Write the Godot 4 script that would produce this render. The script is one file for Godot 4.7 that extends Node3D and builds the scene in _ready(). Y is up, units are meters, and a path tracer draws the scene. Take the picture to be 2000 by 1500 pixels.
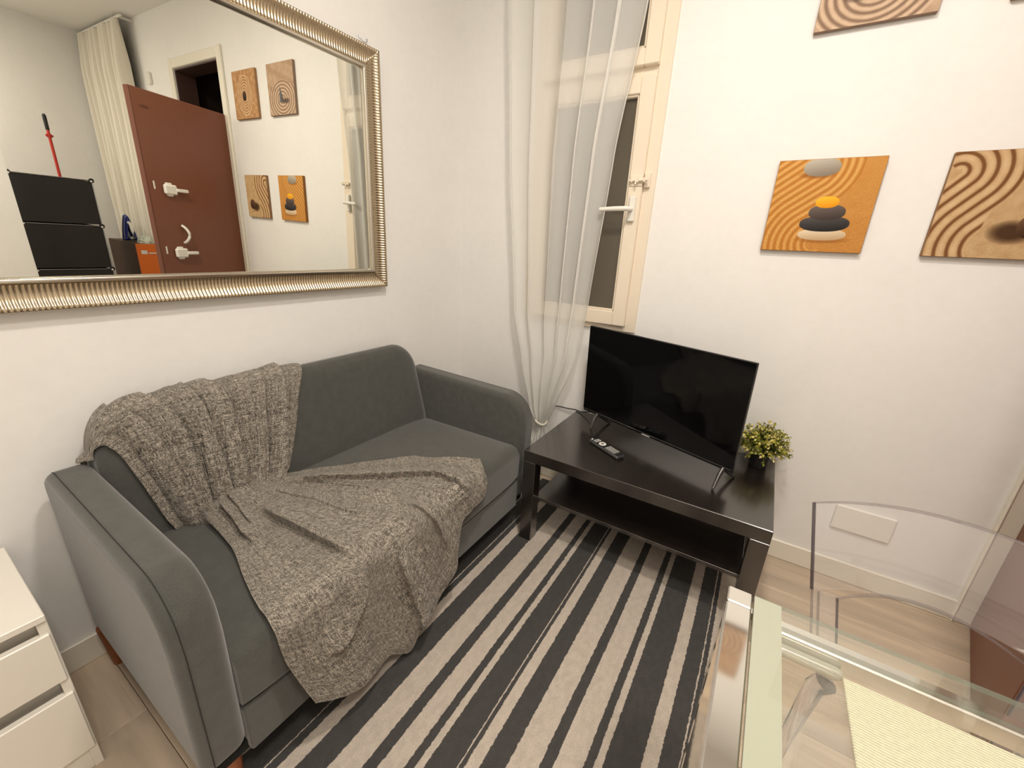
extends Node3D
# A small living room corner at night, lit by one ceiling lamp.
# World: the corner floor point is the origin, the mirror wall is z = 0 (room at z > 0),
# the window and picture wall is x = 0 (room at x < 0), y is up, metres.

var M := {}
var used := {}

# ------------------------------------------------------------------ mesh builder
class MB:
	var v := PackedVector3Array()
	var n := PackedVector3Array()
	var uv := PackedVector2Array()
	var idx := PackedInt32Array()

	# turn a closed shell outwards (front faces run clockwise)
	func fix(from_idx: int, from_v: int) -> void:
		var vol := 0.0
		for i in range(from_idx, idx.size(), 3):
			vol += v[idx[i]].dot(v[idx[i + 1]].cross(v[idx[i + 2]]))
		if vol > 0.0:
			for i in range(from_idx, idx.size(), 3):
				var t := idx[i + 1]
				idx[i + 1] = idx[i + 2]
				idx[i + 2] = t
			for i in range(from_v, v.size()):
				n[i] = -n[i]

	func tri(a: Vector3, b: Vector3, c: Vector3) -> void:
		var m := (c - a).cross(b - a)
		m = m.normalized() if m.length() > 1e-12 else Vector3.UP
		var s := v.size()
		for p in [a, b, c]:
			v.append(p)
			n.append(m)
			if absf(m.y) > 0.7:
				uv.append(Vector2(p.x, p.z))
			elif absf(m.x) > 0.7:
				uv.append(Vector2(p.z, p.y))
			else:
				uv.append(Vector2(p.x, p.y))
		idx.append_array(PackedInt32Array([s, s + 1, s + 2]))

	func quad(a: Vector3, b: Vector3, c: Vector3, d: Vector3) -> void:
		tri(a, b, c)
		tri(a, c, d)

	# rows of equal length make one smooth sheet; uv runs in metres
	func grid(rows: Array, close := false, cap := false, solid := false, uvs = null) -> void:
		var i0 := idx.size()
		var v0 := v.size()
		var R := rows.size()
		var C: int = rows[0].size()
		var vacc := 0.0
		for r in R:
			var uacc := 0.0
			if r > 0:
				vacc += rows[r][C / 2].distance_to(rows[r - 1][C / 2])
			for c in C:
				if c > 0:
					uacc += rows[r][c].distance_to(rows[r][c - 1])
				v.append(rows[r][c])
				n.append(Vector3.ZERO)
				uv.append(uvs[r][c] if uvs != null else Vector2(uacc, vacc))
		var CC := C if close else C - 1
		for r in R - 1:
			for c in CC:
				var a := v0 + r * C + c
				var b := v0 + r * C + (c + 1) % C
				var d := v0 + (r + 1) * C + c
				var e := v0 + (r + 1) * C + (c + 1) % C
				idx.append_array(PackedInt32Array([a, b, e, a, e, d]))
		for i in range(i0, idx.size(), 3):
			var m := (v[idx[i + 2]] - v[idx[i]]).cross(v[idx[i + 1]] - v[idx[i]])
			for k in 3:
				n[idx[i + k]] += m
		for i in range(v0, v.size()):
			n[i] = n[i].normalized() if n[i].length() > 1e-14 else Vector3.UP
		if cap:
			for e in [0, R - 1]:
				var ctr := Vector3.ZERO
				for c in C:
					ctr += rows[e][c]
				ctr /= C
				for c in CC:
					if e == 0:
						tri(ctr, rows[e][(c + 1) % C], rows[e][c])
					else:
						tri(ctr, rows[e][c], rows[e][(c + 1) % C])
		if solid or cap:
			fix(i0, v0)

	# box with chamfered edges
	func box(c: Vector3, s: Vector3, ch := 0.002, b := Basis.IDENTITY) -> void:
		var i0 := idx.size()
		var v0 := v.size()
		var h := s * 0.5
		ch = minf(ch, minf(h.x, minf(h.y, h.z)) * 0.9)
		var P := func(x, y, z): return c + b * Vector3(x, y, z)
		var hx := h.x
		var hy := h.y
		var hz := h.z
		var ix := hx - ch
		var iy := hy - ch
		var iz := hz - ch
		for sg in [-1.0, 1.0]:
			oquad([P.call(sg * hx, -iy, -iz), P.call(sg * hx, iy, -iz), P.call(sg * hx, iy, iz), P.call(sg * hx, -iy, iz)], c)
			oquad([P.call(-ix, sg * hy, -iz), P.call(ix, sg * hy, -iz), P.call(ix, sg * hy, iz), P.call(-ix, sg * hy, iz)], c)
			oquad([P.call(-ix, -iy, sg * hz), P.call(ix, -iy, sg * hz), P.call(ix, iy, sg * hz), P.call(-ix, iy, sg * hz)], c)
		if ch > 0.0:
			for a in [-1.0, 1.0]:
				for d in [-1.0, 1.0]:
					oquad([P.call(a * hx, d * iy, -iz), P.call(a * hx, d * iy, iz), P.call(a * ix, d * hy, iz), P.call(a * ix, d * hy, -iz)], c)
					oquad([P.call(a * hx, -iy, d * iz), P.call(a * hx, iy, d * iz), P.call(a * ix, iy, d * hz), P.call(a * ix, -iy, d * hz)], c)
					oquad([P.call(-ix, a * hy, d * iz), P.call(ix, a * hy, d * iz), P.call(ix, a * iy, d * hz), P.call(-ix, a * iy, d * hz)], c)
					for e in [-1.0, 1.0]:
						otri(P.call(a * hx, d * iy, e * iz), P.call(a * ix, d * hy, e * iz), P.call(a * ix, d * iy, e * hz), c)

	func otri(a: Vector3, b: Vector3, d: Vector3, c: Vector3) -> void:
		if (d - a).cross(b - a).dot((a + b + d) / 3.0 - c) < 0.0:
			tri(a, d, b)
		else:
			tri(a, b, d)

	func oquad(q: Array, c: Vector3) -> void:
		otri(q[0], q[1], q[2], c)
		otri(q[0], q[2], q[3], c)

	func span(lo: Vector3, hi: Vector3, ch := 0.002) -> void:
		box((lo + hi) * 0.5, (hi - lo).abs(), ch)

	# round bar along a path; radius may be a number or an array
	func tube(path: Array, rad, sides := 10, flat := 1.0) -> void:
		var rows := []
		var up := Vector3.UP
		for i in path.size():
			var d: Vector3 = (path[mini(i + 1, path.size() - 1)] - path[maxi(i - 1, 0)]).normalized()
			var a := d.cross(up)
			if a.length() < 0.05:
				a = d.cross(Vector3.RIGHT)
			a = a.normalized()
			var bb := a.cross(d).normalized()
			var r: float = rad[i] if rad is Array else rad
			var row := PackedVector3Array()
			for k in sides:
				var t := TAU * k / sides
				row.append(path[i] + a * cos(t) * r + bb * sin(t) * r * flat)
			rows.append(row)
		grid(rows, true, true)

	# profile of (radius, height) turned round the y axis at c
	func lathe(c: Vector3, prof: Array, sides := 28) -> void:
		var rows := []
		for p in prof:
			var row := PackedVector3Array()
			for k in sides:
				var t := TAU * k / sides
				row.append(c + Vector3(cos(t) * p.x, p.y, sin(t) * p.x))
			rows.append(row)
		grid(rows, true, true)

	# closed outline (in-plane 2D) given thickness along w, edges rounded by r
	func slab(pts: Array, o: Vector3, ax: Vector3, ay: Vector3, w: Vector3, r := 0.004, steps := 3) -> void:
		var N := pts.size()
		var area := 0.0
		for i in N:
			area += pts[i].cross(pts[(i + 1) % N])
		var sg := 1.0 if area > 0.0 else -1.0
		var inw := []
		for i in N:
			var e1: Vector2 = (pts[i] - pts[(i + N - 1) % N]).normalized()
			var e2: Vector2 = (pts[(i + 1) % N] - pts[i]).normalized()
			var m := (e1 + e2).normalized()
			inw.append(Vector2(-m.y, m.x) * sg / maxf(0.5, cos(e1.angle_to(e2) * 0.5)))
		var T := w.length()
		var wn := w / T
		r = minf(r, T * 0.5)
		var rows := []
		var mk := func(ins, h):
			var row := PackedVector3Array()
			for i in N:
				var p: Vector2 = pts[i] + inw[i] * ins
				row.append(o + ax * p.x + ay * p.y + wn * h)
			return row
		for k in steps + 1:
			var t := PI * 0.5 * k / steps
			rows.append(mk.call(r * (1.0 - sin(t)), r * (1.0 - cos(t))))
		for k in steps + 1:
			var t := PI * 0.5 * (1.0 - float(k) / steps)
			rows.append(mk.call(r * (1.0 - sin(t)), T - r * (1.0 - cos(t))))
		var i0 := idx.size()
		var v0 := v.size()
		grid(rows, true)
		for e in [0, rows.size() - 1]:
			var poly := PackedVector2Array()
			for i in N:
				poly.append(pts[i] + inw[i] * r)
			var tr := Geometry2D.triangulate_polygon(poly)
			for i in range(0, tr.size(), 3):
				var row: PackedVector3Array = rows[e]
				var want := -wn if e == 0 else wn
				var a := row[tr[i]]
				var b := row[tr[i + 1]]
				var c := row[tr[i + 2]]
				if (c - a).cross(b - a).dot(want) * 1.0 < 0.0:
					tri(a, c, b)
				else:
					tri(a, b, c)
		# the side sheet must face outwards too
		var ctr := Vector3.ZERO
		for p in rows[0]:
			ctr += p
		ctr = ctr / N + w * 0.5
		var s := 0.0
		for i in range(v0, v0 + rows.size() * N):
			var d := v[i] - ctr
			d -= wn * d.dot(wn)
			s += n[i].dot(d)
		if s < 0.0:
			for i in range(i0, i0 + (rows.size() - 1) * N * 6, 3):
				var t := idx[i + 1]
				idx[i + 1] = idx[i + 2]
				idx[i + 2] = t
			for i in range(v0, v0 + rows.size() * N):
				n[i] = -n[i]

	func mesh() -> ArrayMesh:
		var a := []
		a.resize(Mesh.ARRAY_MAX)
		a[Mesh.ARRAY_VERTEX] = v
		a[Mesh.ARRAY_NORMAL] = n
		a[Mesh.ARRAY_TEX_UV] = uv
		a[Mesh.ARRAY_INDEX] = idx
		var m := ArrayMesh.new()
		m.add_surface_from_arrays(Mesh.PRIMITIVE_TRIANGLES, a)
		return m

# ------------------------------------------------------------------ scene helpers
func numbered(called: String) -> String:
	used[called] = used.get(called, -1) + 1
	return called if used[called] == 0 else "%s_%03d" % [called, used[called]]

func put(called: String, mb: MB, mat: Material, parent: Node = null) -> MeshInstance3D:
	var o := MeshInstance3D.new()
	o.mesh = mb.mesh()
	o.material_override = mat
	if parent == null:
		o.name = numbered(called)
		add_child(o)
	else:
		o.name = called
		parent.add_child(o, true)
	return o

func put_mesh(called: String, m: Mesh, mat: Material, parent: Node) -> MeshInstance3D:
	var o := MeshInstance3D.new()
	o.mesh = m
	o.material_override = mat
	o.name = called
	parent.add_child(o, true)
	return o

func tag(o: Node, label: String, category: String, group := "") -> Node:
	o.set_meta("label", label)
	o.set_meta("category", category)
	if group != "":
		o.set_meta("group", group)
	return o

func thing(called: String, at: Vector3, label: String, category: String, group := "", turn := 0.0) -> Node3D:
	var o := Node3D.new()
	o.name = numbered(called)
	add_child(o)
	o.position = at
	o.rotation.y = turn
	tag(o, label, category, group)
	return o

func struct(called: String, at := Vector3.ZERO) -> Node3D:
	var o := Node3D.new()
	o.name = called
	add_child(o)
	o.position = at
	o.set_meta("kind", "structure")
	return o

func B(c: Vector3, s: Vector3, ch := 0.002) -> MB:
	var m := MB.new()
	m.box(c, s, ch)
	return m

func S(lo: Vector3, hi: Vector3, ch := 0.002) -> MB:
	var m := MB.new()
	m.span(lo, hi, ch)
	return m

# piecewise linear table lookup: [[key, value], ...] with rising keys
func lut(t: Array, k: float) -> float:
	if k <= t[0][0]:
		return t[0][1]
	for i in range(1, t.size()):
		if k <= t[i][0]:
			var f: float = (k - t[i - 1][0]) / (t[i][0] - t[i - 1][0])
			f = f * f * (3.0 - 2.0 * f) * 0.35 + f * 0.65
			return lerpf(t[i - 1][1], t[i][1], f)
	return t[-1][1]

# ------------------------------------------------------------------ materials
func col(r: float, g: float, b: float) -> Color:
	return Color(r / 255.0, g / 255.0, b / 255.0)

func mat(c: Color, rough := 0.6, metal := 0.0, spec := 0.5) -> StandardMaterial3D:
	var m := StandardMaterial3D.new()
	m.albedo_color = c
	m.roughness = rough
	m.metallic = metal
	m.metallic_specular = spec
	return m

func noise_bytes(w: int, h: int, freq: float, seed_: int, oct := 3, sx := 1.0, sy := 1.0) -> PackedByteArray:
	var f := FastNoiseLite.new()
	f.seed = seed_
	f.frequency = freq
	f.fractal_octaves = oct
	f.noise_type = FastNoiseLite.TYPE_SIMPLEX_SMOOTH
	var im := f.get_seamless_image(int(w * sx), int(h * sy), false, false, 0.12, true)
	im.convert(Image.FORMAT_L8)
	if sx != 1.0 or sy != 1.0:
		im.resize(w, h, Image.INTERPOLATE_CUBIC)
	return im.get_data()

func tex(w: int, h: int, bytes: PackedByteArray, fmt := Image.FORMAT_RGB8) -> ImageTexture:
	var im := Image.create_from_data(w, h, false, fmt, bytes)
	return ImageTexture.create_from_image(im)

func rgb_from(w: int, h: int, f: Callable) -> ImageTexture:
	var out := PackedByteArray()
	out.resize(w * h * 3)
	var k := 0
	for y in h:
		for x in w:
			var c: Color = f.call(x, y)
			out[k] = int(clampf(c.r, 0, 1) * 255.0)
			out[k + 1] = int(clampf(c.g, 0, 1) * 255.0)
			out[k + 2] = int(clampf(c.b, 0, 1) * 255.0)
			k += 3
	return tex(w, h, out)

func bump_from(bytes: PackedByteArray, w: int, h: int) -> ImageTexture:
	return tex(w, h, bytes, Image.FORMAT_L8)

func tri(m: StandardMaterial3D, scale: Vector3) -> StandardMaterial3D:
	m.uv1_triplanar = true
	m.uv1_world_triplanar = true
	m.uv1_scale = scale
	return m

func make_materials() -> void:
	# painted plaster: faint roller texture
	var rn := noise_bytes(256, 256, 0.09, 11, 4)
	var blot := noise_bytes(256, 256, 0.012, 12, 3)
	var wt := rgb_from(256, 256, func(x, y):
		var q := 1.0 + (blot[y * 256 + x] / 255.0 - 0.5) * 0.014 + (rn[y * 256 + x] / 255.0 - 0.5) * 0.012
		return Color(0.945 * q, 0.938 * q, 0.925 * q))
	M.wall = tri(mat(Color.WHITE, 0.55, 0.0, 0.35), Vector3.ONE * 0.9)
	M.wall.albedo_texture = wt
	M.wall.heightmap_enabled = true
	M.wall.heightmap_texture = bump_from(rn, 256, 256)
	M.wall.heightmap_scale = 0.05
	M.ceiling = tri(mat(col(242, 240, 235), 0.8), Vector3.ONE)
	M.trim = mat(col(236, 230, 215), 0.35)
	M.cream = mat(col(238, 225, 205), 0.4)
	# floor: pale oak laminate, grain runs along z
	var fg := noise_bytes(512, 512, 0.02, 21, 5, 1.0, 0.06)
	var fg2 := noise_bytes(512, 512, 0.05, 22, 3, 1.0, 0.05)
	var fb := noise_bytes(512, 512, 0.008, 23, 2, 1.0, 0.3)
	M.plank = []
	for kk in 3:
		var tone: float = [1.0, 0.955, 1.035][kk]
		var ft := rgb_from(512, 512, func(x, y):
			var i: int = y * 512 + (x + kk * 170) % 512
			var g := fg[i] / 255.0
			var g2 := fg2[i] / 255.0
			var q: float = tone * (0.93 + 0.13 * g - 0.10 * pow(g2, 5.0) + 0.05 * (fb[i] / 255.0 - 0.5))
			return Color(0.835 * q, 0.760 * q, 0.670 * q))
		var fm := tri(mat(Color.WHITE, 0.42, 0.0, 0.45), Vector3(1.6, 1.6, 1.6))
		fm.albedo_texture = ft
		M.plank.append(fm)
	M.joint = mat(col(96, 80, 64), 0.8)
	# black-brown furniture foil
	var wg := noise_bytes(512, 512, 0.03, 31, 4, 0.05, 1.0)
	var dt := rgb_from(512, 512, func(x, y):
		var q: float = 0.8 + 0.4 * wg[y * 512 + x] / 255.0
		return Color(0.125 * q, 0.100 * q, 0.086 * q))
	M.dark_wood = tri(mat(Color.WHITE, 0.26, 0.0, 0.7), Vector3(1.3, 1.3, 1.3))
	M.dark_wood.albedo_texture = dt
	M.dark_wood.clearcoat_enabled = true
	M.dark_wood.clearcoat = 0.9
	M.dark_wood.clearcoat_roughness = 0.16
	# charcoal upholstery: fine weave
	var ws := 256
	var f1 := noise_bytes(ws, ws, 0.30, 41, 2)
	var f2 := noise_bytes(ws, ws, 0.02, 42, 3)
	var wv := PackedByteArray()
	wv.resize(ws * ws)
	for y in ws:
		for x in ws:
			var a := sin(x * TAU / 4.0) * sin(y * TAU / 4.0)
			wv[y * ws + x] = int(clampf(128.0 + 60.0 * a + (f1[y * ws + x] - 128.0) * 0.5, 0, 255))
	var ct := rgb_from(ws, ws, func(x, y):
		var q: float = 0.80 + 0.30 * f1[y * ws + x] / 255.0 + 0.10 * (f2[y * ws + x] / 255.0 - 0.5)
		return Color(0.325 * q, 0.325 * q, 0.308 * q))
	M.sofa = tri(mat(Color.WHITE, 0.95, 0.0, 0.25), Vector3.ONE * 4.0)
	M.sofa.albedo_texture = ct
	M.sofa.heightmap_enabled = true
	M.sofa.heightmap_texture = bump_from(wv, ws, ws)
	M.sofa.heightmap_scale = 0.05
	M.sofa.rim_enabled = true
	M.sofa.rim = 0.85
	M.sofa.rim_tint = 0.7
	M.seam = mat(col(44, 44, 42), 0.95)
	M.leg_wood = mat(col(150, 88, 50), 0.45)
	M.black_cloth = mat(col(18, 18, 18), 0.95)
	# throw blanket: marled slub weave, light and dark yarns both ways
	var bw := 512
	var bx := noise_bytes(bw, bw, 0.035, 51, 3, 1.0, 1.0)
	var rg := RandomNumberGenerator.new()
	rg.seed = 77
	# every yarn has its own run of light and dark slubs
	var slub := []
	for k in 256:
		var run := PackedFloat32Array()
		for q in 64:
			run.append(rg.randf())
		slub.append(run)
	var bl := PackedByteArray()
	bl.resize(bw * bw * 3)
	var bb := PackedByteArray()
	bb.resize(bw * bw)
	for y in bw:
		for x in bw:
			var i := y * bw + x
			var over := ((x / 4) + (y / 4)) % 2 == 0
			var lane: int = (y / 4) if over else 128 + x / 4
			var run: PackedFloat32Array = slub[lane]
			var f := (x if over else y) / 8.0
			var f0 := int(f)
			var yarn := lerpf(run[f0], run[(f0 + 1) % 64], f - f0)
			yarn = 0.72 * yarn + 0.28 * slub[lane][(lane * 7) % 64]
			var q := clampf((yarn - 0.5) * 1.05 + 0.50 + (bx[i] / 255.0 - 0.5) * 0.22 + rg.randf_range(-0.10, 0.10), 0.0, 1.0)
			var e := 0.70 + 0.30 * absf(sin((y if over else x) * PI / 4.0 + 0.4))
			q *= e
			bl[i * 3] = int(lerpf(64, 210, q))
			bl[i * 3 + 1] = int(lerpf(60, 200, q))
			bl[i * 3 + 2] = int(lerpf(55, 185, q))
			bb[i] = int(clampf(e * 150.0 + (50.0 if over else 0.0) + yarn * 40.0, 0, 255))
	M.blanket = mat(Color.WHITE, 1.0, 0.0, 0.15)
	M.blanket.albedo_texture = tex(bw, bw, bl)
	M.blanket.uv1_scale = Vector3(2.7, 2.7, 1)
	M.blanket.heightmap_enabled = true
	M.blanket.heightmap_texture = bump_from(bb, bw, bw)
	M.blanket.heightmap_scale = 0.10
	M.blanket.rim_enabled = true
	M.blanket.rim = 0.35
	M.blanket.rim_tint = 0.5
	M.blanket.cull_mode = BaseMaterial3D.CULL_DISABLED
	# metals, glass, plastics
	M.chrome = mat(col(225, 222, 216), 0.06, 1.0)
	M.mirror = mat(col(236, 236, 228), 0.0, 1.0)
	M.champagne = mat(col(196, 180, 154), 0.27, 1.0)
	M.silver = mat(col(212, 204, 190), 0.22, 1.0)
	M.backing = mat(col(120, 105, 85), 0.8)
	M.tv = mat(col(9, 9, 10), 0.06, 0.0, 0.45)
	M.tv_frame = mat(col(11, 11, 12), 0.4)
	M.tv_foot = mat(col(70, 68, 66), 0.25, 0.6)
	M.print_white = mat(col(210, 208, 204), 0.5)
	M.black = mat(col(14, 14, 15), 0.4)
	M.black_matte = mat(col(22, 21, 21), 0.7)
	M.white_lacquer = mat(col(238, 233, 222), 0.3)
	M.white_plastic = mat(col(236, 233, 224), 0.35)
	M.key = mat(col(205, 204, 198), 0.4)
	M.remote = mat(col(58, 58, 60), 0.3)
	M.remote_dark = mat(col(33, 33, 36), 0.35)
	M.glass = mat(Color(0.72, 0.78, 0.70, 0.05), 0.02)
	M.glass.transparency = BaseMaterial3D.TRANSPARENCY_ALPHA
	M.glass_edge = mat(Color(0.48, 0.54, 0.47, 0.30), 0.05)
	M.glass_edge.transparency = BaseMaterial3D.TRANSPARENCY_ALPHA
	M.frost = mat(col(172, 174, 155), 0.35)
	M.frost_rod = mat(Color(0.80, 0.79, 0.72, 0.55), 0.2)
	M.frost_rod.transparency = BaseMaterial3D.TRANSPARENCY_ALPHA
	M.acrylic = mat(Color(0.93, 0.92, 0.95, 0.05), 0.02)
	M.acrylic.transparency = BaseMaterial3D.TRANSPARENCY_ALPHA
	M.acrylic.refraction_enabled = true
	M.acrylic.refraction_scale = 0.05
	M.acrylic_edge = mat(Color(0.22, 0.17, 0.22, 0.60), 0.08)
	M.acrylic_edge.transparency = BaseMaterial3D.TRANSPARENCY_ALPHA
	M.acrylic_rim = mat(Color(0.42, 0.38, 0.38, 0.30), 0.08)
	M.acrylic_rim.transparency = BaseMaterial3D.TRANSPARENCY_ALPHA
	M.acrylic_pane = mat(Color(0.86, 0.84, 0.86, 0.05), 0.02)
	M.acrylic_pane.transparency = BaseMaterial3D.TRANSPARENCY_ALPHA
	M.pane = mat(Color(0.40, 0.37, 0.32, 0.80), 0.12)
	M.pane.transparency = BaseMaterial3D.TRANSPARENCY_ALPHA
	M.sheer = mat(Color(0.96, 0.955, 0.94, 0.64), 0.9, 0.0, 0.2)
	M.sheer.transparency = BaseMaterial3D.TRANSPARENCY_ALPHA
	M.sheer.backlight_enabled = true
	M.sheer.backlight = Color(0.7, 0.7, 0.68)
	M.sheer.cull_mode = BaseMaterial3D.CULL_DISABLED
	M.curtain = mat(col(232, 226, 212), 0.95, 0.0, 0.2)
	M.curtain.cull_mode = BaseMaterial3D.CULL_DISABLED
	M.door_brown = mat(col(122, 72, 50), 0.45)
	M.door_edge = mat(col(104, 58, 40), 0.45)
	M.hall_wood = mat(col(74, 52, 46), 0.45)
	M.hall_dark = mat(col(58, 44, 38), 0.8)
	M.orange = mat(col(206, 104, 34), 0.5)
	M.box_dark = mat(col(66, 42, 26), 0.6)
	M.red = mat(col(190, 44, 30), 0.35)
	M.blue = mat(col(32, 44, 124), 0.3)
	M.steel = mat(col(190, 195, 205), 0.2, 1.0)
	M.bag = mat(Color(0.88, 0.90, 0.84, 0.85), 0.4)
	M.bag.transparency = BaseMaterial3D.TRANSPARENCY_ALPHA
	M.bag.cull_mode = BaseMaterial3D.CULL_DISABLED
	M.panel_black = mat(col(42, 41, 40), 0.45)
	var mr := PackedByteArray()
	mr.resize(128 * 128)
	var mc := noise_bytes(128, 128, 0.12, 61, 3)
	for y in 128:
		for x in 128:
			mr[y * 128 + x] = int(clampf(128 + 110 * sin((x + 0.7 * sin(y * TAU / 64.0)) * TAU / 4.0) + (mc[y * 128 + x] - 128) * 0.3, 0, 255))
	M.mat_rib = tri(mat(col(214, 211, 184), 0.8), Vector3.ONE * 9.0)
	var mt := rgb_from(128, 128, func(x, y):
		var q: float = 0.78 + 0.22 * mr[y * 128 + x] / 255.0
		return Color(q, q, q * 0.985))
	M.mat_rib.albedo_texture = mt
	M.mat_rib.heightmap_enabled = true
	M.mat_rib.heightmap_texture = bump_from(mr, 128, 128)
	M.mat_rib.heightmap_scale = 0.08
	M.canvas_edge = []
	for c in [col(150, 98, 44), col(140, 104, 72), col(150, 126, 108), col(160, 122, 84)]:
		M.canvas_edge.append(mat(c, 0.8))
	M.leaf = []
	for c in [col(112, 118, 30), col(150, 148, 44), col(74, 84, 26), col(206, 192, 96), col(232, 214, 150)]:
		var lm := mat(c, 0.55)
		lm.cull_mode = BaseMaterial3D.CULL_DISABLED
		lm.backlight_enabled = true
		lm.backlight = Color(0.3, 0.3, 0.12)
		M.leaf.append(lm)
	M.lamp_glass = mat(col(255, 240, 215), 0.4)
	M.lamp_glass.emission_enabled = true
	M.lamp_glass.emission = col(255, 226, 186)
	M.lamp_glass.emission_energy_multiplier = 2.0

# ------------------------------------------------------------------ printed pictures
func blend(a: Color, b: Color, t: float) -> Color:
	return a.lerp(b, clampf(t, 0.0, 1.0))

func stone(c: Color, u: float, w: float, cx: float, cy: float, rx: float, ry: float, dark: Color, light: Color) -> Color:
	var dx := (u - cx) / rx
	var dy := (w - cy) / ry
	var d := pow(absf(dx), 2.3) + pow(absf(dy), 2.3)
	if d > 1.06:
		return c
	var sh := clampf(0.5 - dy * 0.42 - dx * 0.12, 0.0, 1.0)
	return blend(c, blend(dark, light, sh), (1.06 - d) * 12.0)

# an S shaped rake field: straight strokes along e that turn back round a centre at each end
func rake(p: Vector2, p0: Vector2, deg: float, a1: float, h1: float, a2: float, h2: float) -> Vector2:
	var e := Vector2(cos(deg_to_rad(deg)), -sin(deg_to_rad(deg)))
	var n := Vector2(-sin(deg_to_rad(deg)), -cos(deg_to_rad(deg)))
	var along := (p - p0).dot(e)
	if along > a1:
		return Vector2(h1 - p.distance_to(p0 + e * a1 + n * h1), along)
	if along < a2:
		return Vector2(p.distance_to(p0 + e * a2 - n * h2) - h2, along)
	return Vector2((p - p0).dot(n), along)

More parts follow.
